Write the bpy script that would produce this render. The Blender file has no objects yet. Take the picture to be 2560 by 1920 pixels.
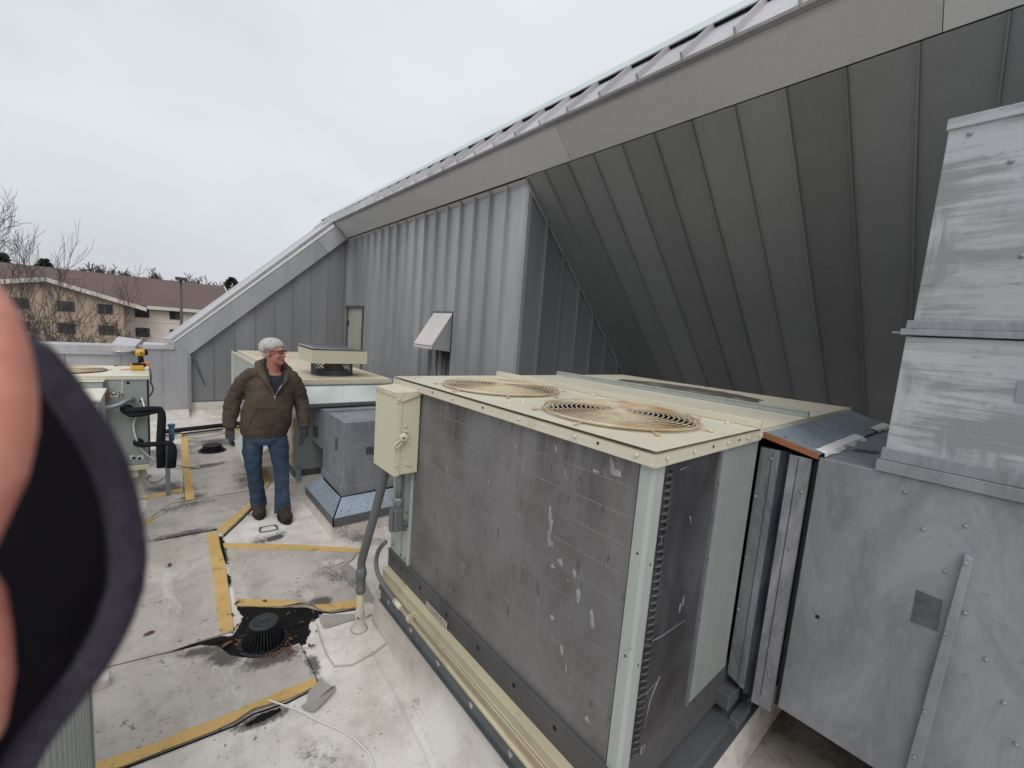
import bpy, bmesh, math, random
from mathutils import Vector, Matrix, Quaternion, noise as mnoise
R_ = math.radians
random.seed(7)
S = bpy.context.scene
COL = S.collection
# ------------------------------------------------------------------ camera
F = 1057.54
def _d(px, py): return Vector((px-1280, py-960, F)).normalized()
CX = _d(2525, 930); CY = _d(377, 765); CY = (CY-CX*CX.dot(CY)).normalized(); CZ = CX.cross(CY)
CAM = Vector((0, 0, 2.0))
cam_d = bpy.data.cameras.new('camera'); cam = bpy.data.objects.new('camera', cam_d); COL.objects.link(cam)
right = Vector((CX.x, CY.x, CZ.x)); down = Vector((CX.y, CY.y, CZ.y)); fwd = Vector((CX.z, CY.z, CZ.z))
rot = Matrix((right, -down, -fwd)).transposed()
cam.matrix_world = Matrix.Translation(CAM) @ rot.to_4x4()
cam_d.sensor_width = 36; cam_d.lens = 36*F/2560; cam_d.clip_start = 0.01; cam_d.clip_end = 3000
cam_d.dof.use_dof = True; cam_d.dof.focus_distance = 4.0; cam_d.dof.aperture_fstop = 5.0
S.camera = cam
# ------------------------------------------------------------------ sky, sun, exposure
SUN_EL, SUN_ROT = R_(52), R_(215)
W = bpy.data.worlds.new('World'); S.world = W; W.use_nodes = True
nt = W.node_tree; nt.nodes.clear(); N = nt.nodes.new; L = nt.links.new
sky = N('ShaderNodeTexSky'); sky.sky_type = 'NISHITA'; sky.sun_disc = False
sky.sun_elevation = SUN_EL; sky.sun_rotation = SUN_ROT; sky.air_density = 1.0; sky.dust_density = 3.0
tc = N('ShaderNodeTexCoord'); mp = N('ShaderNodeMapping'); mp.inputs['Scale'].default_value = (1.0, 1.0, 2.2)
L(tc.outputs['Generated'], mp.inputs['Vector'])
nz = N('ShaderNodeTexNoise'); nz.inputs['Scale'].default_value = 1.3; nz.inputs['Detail'].default_value = 5; nz.inputs['Roughness'].default_value = 0.48
L(mp.outputs[0], nz.inputs['Vector'])
cr = N('ShaderNodeValToRGB'); e = cr.color_ramp.elements
e[0].position = 0.28; e[0].color = (6.9, 7.2, 7.75, 1); e[1].position = 0.74; e[1].color = (9.3, 9.6, 10.2, 1)
L(nz.outputs['Fac'], cr.inputs['Fac'])
sp = N('ShaderNodeSeparateXYZ'); L(tc.outputs['Generated'], sp.inputs[0])
el = N('ShaderNodeMapRange'); el.inputs['From Min'].default_value = 0.0; el.inputs['From Max'].default_value = 0.75
el.inputs['To Min'].default_value = 0.86; el.inputs['To Max'].default_value = 1.20
L(sp.outputs['Z'], el.inputs['Value'])
mul = N('ShaderNodeVectorMath'); mul.operation = 'SCALE'; L(cr.outputs['Color'], mul.inputs[0]); L(el.outputs[0], mul.inputs['Scale'])
mx = N('ShaderNodeMix'); mx.data_type = 'RGBA'; mx.inputs['Factor'].default_value = 0.93
L(sky.outputs['Color'], mx.inputs['A']); L(mul.outputs[0], mx.inputs['B'])
bg = N('ShaderNodeBackground'); bg.inputs['Strength'].default_value = 0.09
out = N('ShaderNodeOutputWorld'); L(mx.outputs['Result'], bg.inputs['Color']); L(bg.outputs[0], out.inputs[0])
sl = bpy.data.lights.new('sun', 'SUN'); sl.energy = 1.3; sl.angle = R_(40); sl.color = (1, 0.97, 0.93)
so = bpy.data.objects.new('sun', sl); COL.objects.link(so)
sd = Vector((math.sin(SUN_ROT)*math.cos(SUN_EL), math.cos(SUN_ROT)*math.cos(SUN_EL), math.sin(SUN_EL)))
so.rotation_euler = sd.to_track_quat('Z', 'Y').to_euler(); so.location = (0, 0, 30)
S.view_settings.view_transform = 'Standard'; S.view_settings.look = 'None'
S.view_settings.exposure = 0.0; S.view_settings.gamma = 1.0; S.view_settings.use_curve_mapping = False
S.cycles.max_bounces = 8; S.cycles.diffuse_bounces = 4
# ------------------------------------------------------------------ measuring: survey points of the photo put on real planes
def ray(p): v = Vector((p[0]-1280, p[1]-960, F)); return Vector((CX.dot(v), CY.dot(v), CZ.dot(v)))
def onz(p, z=0.0): r = ray(p); return CAM + r*((z-CAM.z)/r.z)
def onx(p, x): r = ray(p); return CAM + r*(x/r.x)
def ony(p, y): r = ray(p); return CAM + r*(y/r.y)
# ------------------------------------------------------------------ object helpers
def tag(o, label=None, cat=None, group=None, kind=None):
    if label: o['label'] = label
    if cat: o['category'] = cat
    if group: o['group'] = group
    if kind: o['kind'] = kind
    return o
def thing(name, loc, label, cat, group=None):
    o = bpy.data.objects.new(name, None); COL.objects.link(o); o.location = loc; o.empty_display_size = 0.1
    return tag(o, label, cat, group)
def wloc(o):
    v = Vector((0, 0, 0))
    while o is not None: v += Vector(o.location); o = o.parent
    return v
class MB:
    """collects shapes in world coordinates and links them as one mesh object"""
    def __init__(s): s.v = []; s.f = []; s.sm = []
    def add(s, vs, fs, smooth=False):
        b = len(s.v); s.v += [Vector(q) for q in vs]
        for q in fs: s.f.append(tuple(b+i for i in q)); s.sm.append(smooth)
        return s
    def box(s, x0, x1, y0, y1, z0, z1):
        vs = [(x0,y0,z0),(x1,y0,z0),(x1,y1,z0),(x0,y1,z0),(x0,y0,z1),(x1,y0,z1),(x1,y1,z1),(x0,y1,z1)]
        return s.add(vs, [(0,3,2,1),(4,5,6,7),(0,1,5,4),(1,2,6,5),(2,3,7,6),(3,0,4,7)])
    def hexa(s, bot, top):
        return s.add(list(bot)+list(top), [(3,2,1,0),(4,5,6,7),(0,1,5,4),(1,2,6,5),(2,3,7,6),(3,0,4,7)])
    def prism(s, poly, vec):
        n = len(poly); a = [Vector(q) for q in poly]; b = [q+Vector(vec) for q in a]
        return s.add(a+b, [tuple(range(n-1,-1,-1)), tuple(range(n,2*n))]+[(i,(i+1)%n,n+(i+1)%n,n+i) for i in range(n)])
    def bar(s, a, b, w, h, up=(0,0,1)):
        a = Vector(a); b = Vector(b); d = (b-a).normalized(); u = Vector(up); sd_ = d.cross(u).normalized(); u = sd_.cross(d)
        q = lambda c: [c-sd_*w/2-u*h/2, c+sd_*w/2-u*h/2, c+sd_*w/2+u*h/2, c-sd_*w/2+u*h/2]
        return s.add(q(a)+q(b), [(3,2,1,0),(4,5,6,7),(0,1,5,4),(1,2,6,5),(2,3,7,6),(3,0,4,7)])
    def tube(s, pts, r, n=10, cap=True, flat=None):
        pts = [Vector(q) for q in pts]; m = len(pts)
        rs = r if isinstance(r, (list, tuple)) else [r]*m
        t0 = (pts[1]-pts[0]).normalized(); u = t0.orthogonal().normalized() if flat is None else (Vector(flat)-t0*t0.dot(Vector(flat))).normalized()
        vs = []; pt = t0
        for i, q in enumerate(pts):
            t = ((pts[min(i+1,m-1)]-pts[max(i-1,0)])).normalized()
            u = (pt.rotation_difference(t) @ u); u = (u-t*t.dot(u)).normalized(); pt = t; w = t.cross(u)
            rr = rs[i] if isinstance(rs[i], (list, tuple)) else (rs[i], rs[i])
            for k in range(n):
                a = 2*math.pi*k/n; vs.append(q+u*(rr[0]*math.cos(a))+w*(rr[1]*math.sin(a)))
        fs = [(i*n+k, i*n+(k+1)%n, (i+1)*n+(k+1)%n, (i+1)*n+k) for i in range(m-1) for k in range(n)]
        if cap: fs += [tuple(range(n-1,-1,-1)), tuple((m-1)*n+k for k in range(n))]
        return s.add(vs, fs, True)
    def lathe(s, c, prof, n=24, axis=(0,0,1)):
        ax = Vector(axis).normalized(); u = ax.orthogonal().normalized(); w = ax.cross(u); c = Vector(c); vs = []
        for r, h in prof:
            for k in range(n):
                a = 2*math.pi*k/n; vs.append(c+ax*h+u*(r*math.cos(a))+w*(r*math.sin(a)))
        m = len(prof); fs = [(i*n+k, i*n+(k+1)%n, (i+1)*n+(k+1)%n, (i+1)*n+k) for i in range(m-1) for k in range(n)]
        fs += [tuple(range(n-1,-1,-1)), tuple((m-1)*n+k for k in range(n))]
        return s.add(vs, fs, True)
    def ell(s, c, r, n=16, m=10, M=None):
        c = Vector(c); vs = []; fs = []
        for i in range(m+1):
            th = math.pi*i/m
            for k in range(n):
                a = 2*math.pi*k/n; q = Vector((r[0]*math.sin(th)*math.cos(a), r[1]*math.sin(th)*math.sin(a), r[2]*math.cos(th)))
                if M is not None: q = M @ q
                vs.append(c+q)
        fs = [(i*n+k, (i+1)*n+k, (i+1)*n+(k+1)%n, i*n+(k+1)%n) for i in range(m) for k in range(n)]
        return s.add(vs, fs, True)
    def slab(s, poly, th):
        return s.prism([Vector(q) for q in poly], (0, 0, th)) if Vector(poly[0]).z is not None else s
    def build(s, name, mat, parent=None, bevel=0, label=None, kind=None, auto=None, origin=None):
        me = bpy.data.meshes.new(name); off = wloc(parent) if parent is not None else (Vector(origin) if origin else Vector((0,0,0)))
        me.from_pydata([q-off for q in s.v], [], s.f); me.polygons.foreach_set('use_smooth', s.sm); me.update()
        bm = bmesh.new(); bm.from_mesh(me); bmesh.ops.recalc_face_normals(bm, faces=bm.faces); bm.to_mesh(me); bm.free()
        if any(s.sm) and not all(s.sm) or auto:
            try: me.set_sharp_from_angle(angle=R_(auto or 38))
            except Exception: pass
        me.materials.append(mat)
        o = bpy.data.objects.new(name, me); COL.objects.link(o)
        if parent is not None: o.parent = parent
        else: o.location = off
        if bevel:
            m = o.modifiers.new('bevel', 'BEVEL'); m.width = bevel; m.segments = 2; m.limit_method = 'ANGLE'; m.angle_limit = R_(35)
        return tag(o, label, None, None, kind)
def remesh(o, vox, smooth=2, disp=None):
    m = o.modifiers.new('remesh', 'REMESH'); m.mode = 'VOXEL'; m.voxel_size = vox; m.use_smooth_shade = True
    if smooth: k = o.modifiers.new('smooth', 'SMOOTH'); k.iterations = smooth; k.factor = 0.5
    if disp:
        tx = bpy.data.textures.new(o.name+'_folds', 'CLOUDS'); tx.noise_scale = disp[1]; tx.noise_depth = 2
        d = o.modifiers.new('folds', 'DISPLACE'); d.texture = tx; d.strength = disp[0]; d.mid_level = 0.5; d.texture_coords = 'LOCAL'
    return o
# ------------------------------------------------------------------ materials
class NT:
    def __init__(s, name):
        s.m = bpy.data.materials.new(name); s.m.use_nodes = True; s.t = s.m.node_tree
        s.b = s.t.nodes['Principled BSDF']; g = s.t.nodes.new('ShaderNodeNewGeometry'); s.pos = g.outputs['Position']
    def n(s, ty, **k):
        q = s.t.nodes.new(ty)
        for a, v in k.items(): setattr(q, a, v)
        return q
    def l(s, a, b): s.t.links.new(a, b)
    def mapv(s, scale=(1,1,1), src=None, rot=(0,0,0)):
        q = s.n('ShaderNodeMapping'); q.inputs['Scale'].default_value = scale; q.inputs['Rotation'].default_value = rot; s.l(src or s.pos, q.inputs['Vector']); return q.outputs[0]
    def noise(s, scale, detail=4, rough=.55, vec=None, dist=0):
        q = s.n('ShaderNodeTexNoise'); q.inputs['Scale'].default_value = scale; q.inputs['Detail'].default_value = detail
        q.inputs['Roughness'].default_value = rough; q.inputs['Distortion'].default_value = dist; s.l(vec or s.pos, q.inputs['Vector']); return q.outputs['Fac']
    def ramp(s, fac, stops):
        q = s.n('ShaderNodeValToRGB'); els = q.color_ramp.elements
        while len(els) < len(stops): els.new(0.5)
        for i, (p, c) in enumerate(stops):
            els[i].position = p; els[i].color = (c, c, c, 1) if isinstance(c, (int, float)) else (*c, 1)
        s.l(fac, q.inputs['Fac']); return q.outputs['Color']
    def mix(s, fac, a, b, mode='MIX'):
        q = s.n('ShaderNodeMix', data_type='RGBA', blend_type=mode)
        for key, val in (('Factor', fac), ('A', a), ('B', b)):
            i = q.inputs[key] if key == 'Factor' else [x for x in q.inputs if x.name == key and x.type == 'RGBA'][0]
            if key == 'Factor': i = [x for x in q.inputs if x.name == 'Factor' and x.type == 'VALUE'][0]
            if isinstance(val, (int, float)): i.default_value = val if key == 'Factor' else (val, val, val, 1)
            elif isinstance(val, tuple): i.default_value = (*val, 1)
            else: s.l(val, i)
        return [x for x in q.outputs if x.type == 'RGBA'][0]
    def done(s, col, rough=.6, metal=0, bump=None, bd=.01, bs=.3, spec=None):
        if isinstance(col, tuple): s.b.inputs['Base Color'].default_value = (*col, 1)
        else: s.l(col, s.b.inputs['Base Color'])
        if isinstance(rough, (int, float)): s.b.inputs['Roughness'].default_value = rough
        else: s.l(rough, s.b.inputs['Roughness'])
        s.b.inputs['Metallic'].default_value = metal
        if spec is not None: s.b.inputs['Specular IOR Level'].default_value = spec
        if bump is not None:
            q = s.n('ShaderNodeBump'); q.inputs['Distance'].default_value = bd; q.inputs['Strength'].default_value = bs
            s.l(bump, q.inputs['Height']); s.l(q.outputs[0], s.b.inputs['Normal'])
        return s.m
def weathered(name, base, var=.25, scale=3, rough=.6, metal=0, streak=.0, dirt=None, dirt_at=(.62,.75), dirt_scale=9, stretch=(1,1,.2), bs=.15, fine=60, spec=None):
    t = NT(name); lo = tuple(c*(1-var) for c in base); hi = tuple(min(1, c*(1+var)) for c in base)
    c = t.mix(t.ramp(t.noise(scale, 5), [(.3, 0.), (.7, 1.)]), lo, hi)
    if streak:
        f = t.noise(22, 4, .6, t.mapv((1, 1, .06))); c = t.mix(t.ramp(f, [(.45, 0.), (.75, streak)]), c, tuple(x*.45 for x in base))
    if dirt:
        f = t.noise(dirt_scale, 6, .65, t.mapv(stretch)); c = t.mix(t.ramp(f, [(dirt_at[0], 0.), (dirt_at[1], 1.)]), c, dirt)
    fn = t.noise(fine, 3)
    c = t.mix(.25, c, t.mix(fn, tuple(x*.7 for x in base), tuple(min(1, x*1.3) for x in base)))
    return t.done(c, rough, metal, fn, .004, bs, spec)
M = {}
def zinc(name, base, rough=.48, metal=.55, mot=1.0):
    t = NT(name); f = t.noise(1.3, 5, .6, t.mapv((1.4, 1.4, .35))); g = t.noise(9, 4, .6, t.mapv((1, 1, .5))); st = t.noise(26, 3, .6, t.mapv((1, 1, .04)))
    c = t.mix(t.ramp(f, [(.3, 0.), (.7, 1.)]), tuple(x*(1-.15*mot) for x in base), tuple(x*(1+.13*mot) for x in base))
    c = t.mix(t.ramp(g, [(.5, 0.), (.75, .35*mot)]), c, tuple(x*.8 for x in base))
    c = t.mix(t.ramp(st, [(.5, 0.), (.8, .3)]), c, tuple(x*.72 for x in base))
    oi = t.n('ShaderNodeObjectInfo'); hs = t.n('ShaderNodeHueSaturation'); vr = t.n('ShaderNodeMapRange'); vr.inputs['To Min'].default_value = .86; vr.inputs['To Max'].default_value = 1.12; t.l(oi.outputs['Random'], vr.inputs['Value']); t.l(vr.outputs[0], hs.inputs['Value']); t.l(c, hs.inputs['Color']); c = hs.outputs['Color']
    wk = t.noise(5, 4, .6, t.mapv((1, 1, .05))); c = t.mix(t.ramp(wk, [(.55, 0.), (.72, .22*mot)]), c, tuple(min(1, x*1.5) for x in base))
    r = t.ramp(g, [(.3, rough-.06), (.7, rough+.08)])
    oil = t.noise(1.1, 2, .5)
    return t.done(c, r, metal, oil, .05, .12)
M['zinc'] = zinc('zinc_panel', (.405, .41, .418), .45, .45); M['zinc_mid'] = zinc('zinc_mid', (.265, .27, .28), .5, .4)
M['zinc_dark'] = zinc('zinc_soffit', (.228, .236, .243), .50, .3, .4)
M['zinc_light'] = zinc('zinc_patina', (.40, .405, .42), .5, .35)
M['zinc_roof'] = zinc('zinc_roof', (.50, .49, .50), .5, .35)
M['fascia'] = zinc('fascia_metal', (.56, .565, .575), .5, .25, .2)
M['copper'] = weathered('green_edge', (.50, .575, .56), .15, 4, .6)
M['cream'] = weathered('cream_enamel', (.64, .60, .47), .06, 2.2, .42, dirt=(.46, .39, .26), dirt_at=(.56, .76), dirt_scale=4.5, stretch=(1, 1, .5), bs=.04)
def rusty(name, base, lo, hi, sc=3.2):
    t = NT(name); f = t.noise(sc, 7, .68, t.mapv((1.0, 1.4, 1)))
    c = t.mix(t.ramp(f, [(lo, 0.), (hi, 1.)]), base, (.40, .215, .09)); g = t.noise(30, 4)
    c = t.mix(t.ramp(g, [(.45, 0.), (.8, .35)]), c, (.30, .17, .08))
    return t.done(c, .6, 0, g, .003, .2)
M['cream_rust'] = rusty('cream_rusted', (.62, .56, .42), .50, .74)
M['grille'] = rusty('grille_wire', (.60, .53, .38), .43, .66, 3.6)
M['beige_pale'] = weathered('cream_box', (.60, .57, .41), .05, 2, .45, dirt=(.5, .42, .26), dirt_at=(.66, .85), dirt_scale=4, bs=.05)
M['tan_chan'] = weathered('tan_channel', (.50, .44, .30), .12, 3, .5, dirt=(.30, .17, .07), dirt_at=(.60, .72), dirt_scale=7, stretch=(1, .5, 1))
M['palegreen'] = weathered('pale_green_steel', (.40, .44, .41), .08, 2.5, .45, streak=.25, bs=.05)
M['palegreen_d'] = weathered('grey_green_steel', (.28, .31, .295), .08, 2.5, .45, streak=.2, bs=.05)
M['galv'] = weathered('galvanised_steel', (.27, .30, .33), .2, 7, .42, .6, streak=.15, dirt=(.18, .17, .16), dirt_scale=5)
M['rail'] = weathered('rail_steel', (.14, .155, .165), .25, 5, .5, .5, dirt=(.24, .17, .11), dirt_at=(.66, .75), dirt_scale=12, stretch=(1, .4, 1))
M['basedark'] = weathered('base_dark', (.095, .095, .098), .3, 5, .55, .2, dirt=(.15, .10, .06), dirt_at=(.6, .75), dirt_scale=10, stretch=(1, .4, 1))
M['black'] = weathered('black_plastic', (.010, .011, .014), .25, 8, .5, bs=.1, spec=.3)
M['foam'] = weathered('pipe_foam', (.015, .016, .02), .3, 9, .8, bs=.4, fine=120, spec=.2)
M['hole'] = weathered('dark_hole', (.006, .006, .006), .1, 8, .9)
M['pvc'] = weathered('grey_conduit', (.13, .135, .135), .12, 5, .5)
M['pvc_blue'] = weathered('grey_steel_conduit', (.22, .25, .265), .12, 5, .4, .4)
M['white_wire'] = weathered('white_cable', (.72, .72, .70), .06, 9, .5)
M['yellow'] = weathered('yellow_stripe', (.56, .365, .125), .18, 3, .75, dirt=(.20, .14, .075), dirt_at=(.57, .66), dirt_scale=11, stretch=(1, 1, 1), bs=.25)
M['rust'] = weathered('rust', (.23, .085, .03), .3, 12, .8)
M['navy'] = weathered('flex_fabric', (.035, .04, .055), .25, 5, .6, streak=.2, dirt=(.3, .3, .32), dirt_at=(.74, .78), dirt_scale=60, stretch=(1, 1, .4))
def coilmat(name, base, pal=1.0):
    t = NT(name); fz = t.noise(170, 3, .6, t.mapv((1, 1, .12))); v = t.mapv((1, 1, .15)); f1 = t.noise(7, 6, .65, v); f2 = t.noise(1.8, 4, .6); f3 = t.noise(70, 3, .6, t.mapv((1, 1, .03))); f4 = t.noise(26, 5, .7, t.mapv((1, 1, .25)))
    c = t.mix(t.ramp(f2, [(.4, 0.), (.6, 1.)]), tuple(x*.68 for x in base), (base[0]*1.05, base[1]*1.04, base[2]*1.06))
    c = t.mix(t.ramp(f1, [(.46, 0.), (.66, .40*pal)]), c, (.26, .262, .29))
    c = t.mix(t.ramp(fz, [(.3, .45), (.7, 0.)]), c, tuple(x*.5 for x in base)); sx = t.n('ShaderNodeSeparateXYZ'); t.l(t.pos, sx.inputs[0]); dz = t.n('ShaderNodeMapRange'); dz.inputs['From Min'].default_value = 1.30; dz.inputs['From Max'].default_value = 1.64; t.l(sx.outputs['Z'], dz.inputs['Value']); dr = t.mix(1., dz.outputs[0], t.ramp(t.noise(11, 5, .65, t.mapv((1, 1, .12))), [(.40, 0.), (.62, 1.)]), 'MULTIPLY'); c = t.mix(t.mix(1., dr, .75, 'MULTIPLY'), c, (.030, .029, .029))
    c = t.mix(t.ramp(f3, [(.35, .16), (.65, 0.)]), c, tuple(x*.55 for x in base))
    c = t.mix(t.ramp(f4, [(.62, 0.), (.67, .8)]), c, (.012, .012, .012))
    c = t.mix(t.ramp(t.noise(3.2, 6, .6, t.mapv((1, 1, .8)), .6), [(.38, 0.), (.70, .5*pal)]), c, (.31, .31, .325))
    c = t.mix(t.ramp(t.noise(16, 3, .5, t.mapv((1, 1, .55))), [(.70, 0.), (.76, .5*pal)]), c, (.38, .38, .40))
    w = t.n('ShaderNodeTexWave', wave_type='BANDS', bands_direction='DIAGONAL'); w.inputs['Scale'].default_value = 150; t.l(t.mapv((1, 1, 0)), w.inputs['Vector'])
    return t.done(c, .5, .35, f3, .001, .2)
M['coil'] = coilmat('coil_fins', (.235, .222, .212)); M['coil_d'] = coilmat('coil_fins_dark', (.07, .067, .07), .5)
SOOT = []      # soot and silt stains that lie on the roof: (centre, half length, half width, angle, strength)
def soot(a, b, hw, st):
    A_, B_ = onz(a), onz(b); c = (A_+B_)/2; d = B_-A_; SOOT.append((c, max(d.length/2, 0)+hw, hw, math.atan2(d.y, d.x), st))
for q in [((380,1352),(535,1324),.10,.62),((400,1278),(560,1245),.13,.5),((615,1668),(745,1630),.085,.85),((795,1508),(812,1508),.07,.9),((572,1576),(580,1574),.03,.9),((547,1345),(568,1412),.035,.95),((566,1440),(573,1470),.03,.8),
          ((490,1105),(590,1108),.30,.62),((480,1172),(545,1160),.12,.75),((552,1640),(575,1648),.09,.8),((440,1640),(570,1622),.06,.7),((500,1665),(620,1675),.10,.22),((600,1818),(715,1772),.055,.85),((400,1215),(455,1225),.22,.65),((770,1890),(800,1900),.16,.30),
          ((395,1150),(430,1120),.5,.6),((1035,1750),(1062,1800),.05,.32),((860,1345),(940,1350),.16,.5),((775,1640),(795,1690),.05,.7),((690,1330),(720,1340),.10,.35),((620,1360),(680,1345),.14,.45),((470,1245),(490,1240),.14,.6),((600,1185),(620,1230),.2,.4),((350,1760),(420,1700),.25,.18),((800,1420),(880,1460),.15,.45)]: soot(*q)
def membrane(name, base, grime, speck=.60, gl=.40, gh=.62, brown=False):
    t = NT(name); f = t.noise(1.1, 7, .62); g = t.noise(4.2, 7, .66); sp_ = t.noise(34, 6, .72); wisp = t.noise(2.6, 8, .7, t.mapv((1, .45, 1), rot=(0, 0, .5)), 1.5)
    c = t.mix(t.ramp(f, [(gl, 0.), (gh, 1.)]), base, grime)
    c = t.mix(t.ramp(g, [(.48, 0.), (.66, .6)]), c, tuple(x*.70 for x in grime))
    c = t.mix(t.ramp(wisp, [(.56, 0.), (.70, .55)]), c, (.70, .69, .66))
    k = t.mix(1., t.ramp(sp_, [(speck, 0.), (speck+.04, 1.)]), t.ramp(t.noise(2.7, 5, .6), [(.47, 0.), (.60, 1.)]), 'MULTIPLY')
    c = t.mix(k, c, (.075, .066, .058))
    fine = t.noise(46, 9, .8); mask = None
    for (ctr, rx, ry, ang, st) in SOOT:
        q = t.n('ShaderNodeMapping', vector_type='TEXTURE'); q.inputs['Location'].default_value = (ctr.x, ctr.y, 0); q.inputs['Rotation'].default_value = (0, 0, ang); q.inputs['Scale'].default_value = (rx, ry, 100); t.l(t.pos, q.inputs['Vector'])
        ln = t.n('ShaderNodeVectorMath', operation='LENGTH'); t.l(q.outputs[0], ln.inputs[0])
        mr = t.n('ShaderNodeMapRange'); mr.inputs['From Min'].default_value = 1.25; mr.inputs['From Max'].default_value = 0.15; mr.inputs['To Max'].default_value = st; t.l(ln.outputs['Value'], mr.inputs['Value'])
        if mask is None: mask = mr.outputs[0]
        else:
            mm = t.n('ShaderNodeMath', operation='MAXIMUM'); t.l(mask, mm.inputs[0]); t.l(mr.outputs[0], mm.inputs[1]); mask = mm.outputs[0]
    ad = t.n('ShaderNodeMath', operation='MULTIPLY_ADD'); t.l(fine, ad.inputs[0]); ad.inputs[1].default_value = 1.3; ad.inputs[2].default_value = -.62
    g2 = t.n('ShaderNodeMath', operation='MULTIPLY_ADD'); t.l(g, g2.inputs[0]); g2.inputs[1].default_value = .9; t.l(ad.outputs[0], g2.inputs[2])
    sm = t.n('ShaderNodeMath', operation='ADD'); t.l(mask, sm.inputs[0]); t.l(g2.outputs[0], sm.inputs[1])
    gate = t.mix(1., t.ramp(sm.outputs[0], [(.72, 0.), (1.0, 1.)]), t.ramp(mask, [(.02, 0.), (.2, .92)]), 'MULTIPLY')
    c = t.mix(gate, c, (.040, .036, .033))
    if brown:  # dirty brown roof under the duct box; its colour also supplies the shade there
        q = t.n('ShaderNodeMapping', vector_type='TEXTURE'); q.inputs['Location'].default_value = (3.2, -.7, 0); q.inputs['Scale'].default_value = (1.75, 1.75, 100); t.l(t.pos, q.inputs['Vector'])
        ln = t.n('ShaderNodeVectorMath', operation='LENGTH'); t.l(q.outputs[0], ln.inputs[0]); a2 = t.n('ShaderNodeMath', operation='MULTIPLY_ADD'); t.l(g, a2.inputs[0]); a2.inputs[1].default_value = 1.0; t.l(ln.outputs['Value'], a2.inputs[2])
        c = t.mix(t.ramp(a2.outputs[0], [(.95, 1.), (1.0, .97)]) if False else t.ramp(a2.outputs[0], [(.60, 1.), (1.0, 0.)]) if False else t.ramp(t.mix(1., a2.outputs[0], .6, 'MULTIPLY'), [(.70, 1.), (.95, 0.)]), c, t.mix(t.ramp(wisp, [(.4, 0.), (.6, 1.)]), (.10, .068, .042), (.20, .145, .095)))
    c = t.mix(t.ramp(t.noise(120, 2), [(.35, .25), (.65, 0.)]), c, tuple(x*.6 for x in base))
    return t.done(c, .75, 0, t.mix(.6, t.noise(5, 6, .6), t.noise(60, 3)), .014, .35)
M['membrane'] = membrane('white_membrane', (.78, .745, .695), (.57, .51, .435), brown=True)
M['membrane_c'] = membrane('curb_membrane', (.70, .67, .62), (.52, .465, .395), .64)
M['pad'] = membrane('walkway_pad', (.515, .475, .42), (.385, .345, .295), .585)
M['patch'] = membrane('membrane_patch', (.38, .36, .325), (.28, .26, .235), .62)
M['muck'] = weathered('black_muck', (.008, .0075, .007), .5, 12, .75, dirt=(.07, .035, .018), dirt_at=(.64, .74), dirt_scale=26, stretch=(1, 1, 1), bs=.5, spec=.15)
M['stain'] = weathered('dark_stain', (.055, .05, .046), .4, 14, .9)
M['leaf'] = weathered('dead_leaf', (.115, .052, .027), .5, 40, .8)
def spotted(name, base, spot, lo=.27, sc=55):
    t = NT(name); f = t.noise(2.5, 5); c = t.mix(t.ramp(f, [(.3, 0.), (.7, 1.)]), tuple(x*.8 for x in base), tuple(x*1.15 for x in base))
    v = t.n('ShaderNodeTexVoronoi'); v.inputs['Scale'].default_value = sc; v.inputs['Randomness'].default_value = 1.0; t.l(t.mapv((1, .75, 1)), v.inputs['Vector'])
    k = t.mix(1., t.ramp(v.outputs['Distance'], [(lo-.05, 1.), (lo, 0.)]), t.ramp(t.noise(14, 3), [(.42, 0.), (.55, 1.)]), 'MULTIPLY')
    return t.done(t.mix(k, c, spot), .4, .45)
M['spotted'] = spotted('spotted_galvanised', (.34, .41, .47), (.03, .035, .04))
M['spotted_w'] = spotted('spotted_white', (.58, .61, .58), (.12, .12, .10), .2, 40)
def silver(name, lo, hi, stretch, sc=9, a=.42, b=.62):
    t = NT(name); f = t.noise(sc, 8, .72, t.mapv(stretch, rot=(R_(12), 0, 0)), 1.2); g = t.noise(1.7, 4); h = t.noise(45, 5, .7, t.mapv(stretch, rot=(R_(-8), 0, 0)), .4)
    c = t.mix(t.ramp(f, [(a, 0.), (b, 1.)]), lo, hi); c = t.mix(t.ramp(g, [(.35, .0), (.7, .35)]), c, tuple(x*.75 for x in lo))
    c = t.mix(t.ramp(h, [(.52, 0.), (.68, .4)]), c, hi); c = t.mix(t.ramp(t.noise(30, 4, .7), [(.66, 0.), (.72, .5)]), c, tuple(x*.45 for x in lo))
    return t.done(c, .48, .3, t.mix(.5, f, h), .004, .35)
def brushed(name, lo, hi):
    t = NT(name); pa = t.noise(2.6, 5, .6, t.mapv((1, .8, 1.5)), .6); st = t.noise(6.5, 7, .75, t.mapv((1, .30, 5.0), rot=(R_(7), 0, 0)), .5); s2 = t.noise(5, 7, .75, t.mapv((1, 4.0, .35), rot=(R_(4), 0, 0)), .4); g = t.noise(1.2, 3)
    s = t.mix(t.ramp(t.noise(1.6, 3), [(.52, 0.), (.56, 1.)]), st, s2)
    q = t.n('ShaderNodeMath', operation='MULTIPLY_ADD'); t.l(pa, q.inputs[0]); q.inputs[1].default_value = .9; t.l(s, q.inputs[2])
    c = t.mix(t.ramp(t.mix(1., q.outputs[0], .55, 'MULTIPLY'), [(.46, 0.), (.56, 1.)]), lo, hi)
    c = t.mix(t.ramp(g, [(.4, 0.), (.65, .35)]), c, tuple(x*.8 for x in lo)); c = t.mix(t.ramp(t.noise(28, 5, .75, t.mapv((1, .5, 2))), [(.60, 0.), (.68, .55)]), c, tuple(x*.55 for x in lo))
    return t.done(c, .5, .25, s, .003, .4)
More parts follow.
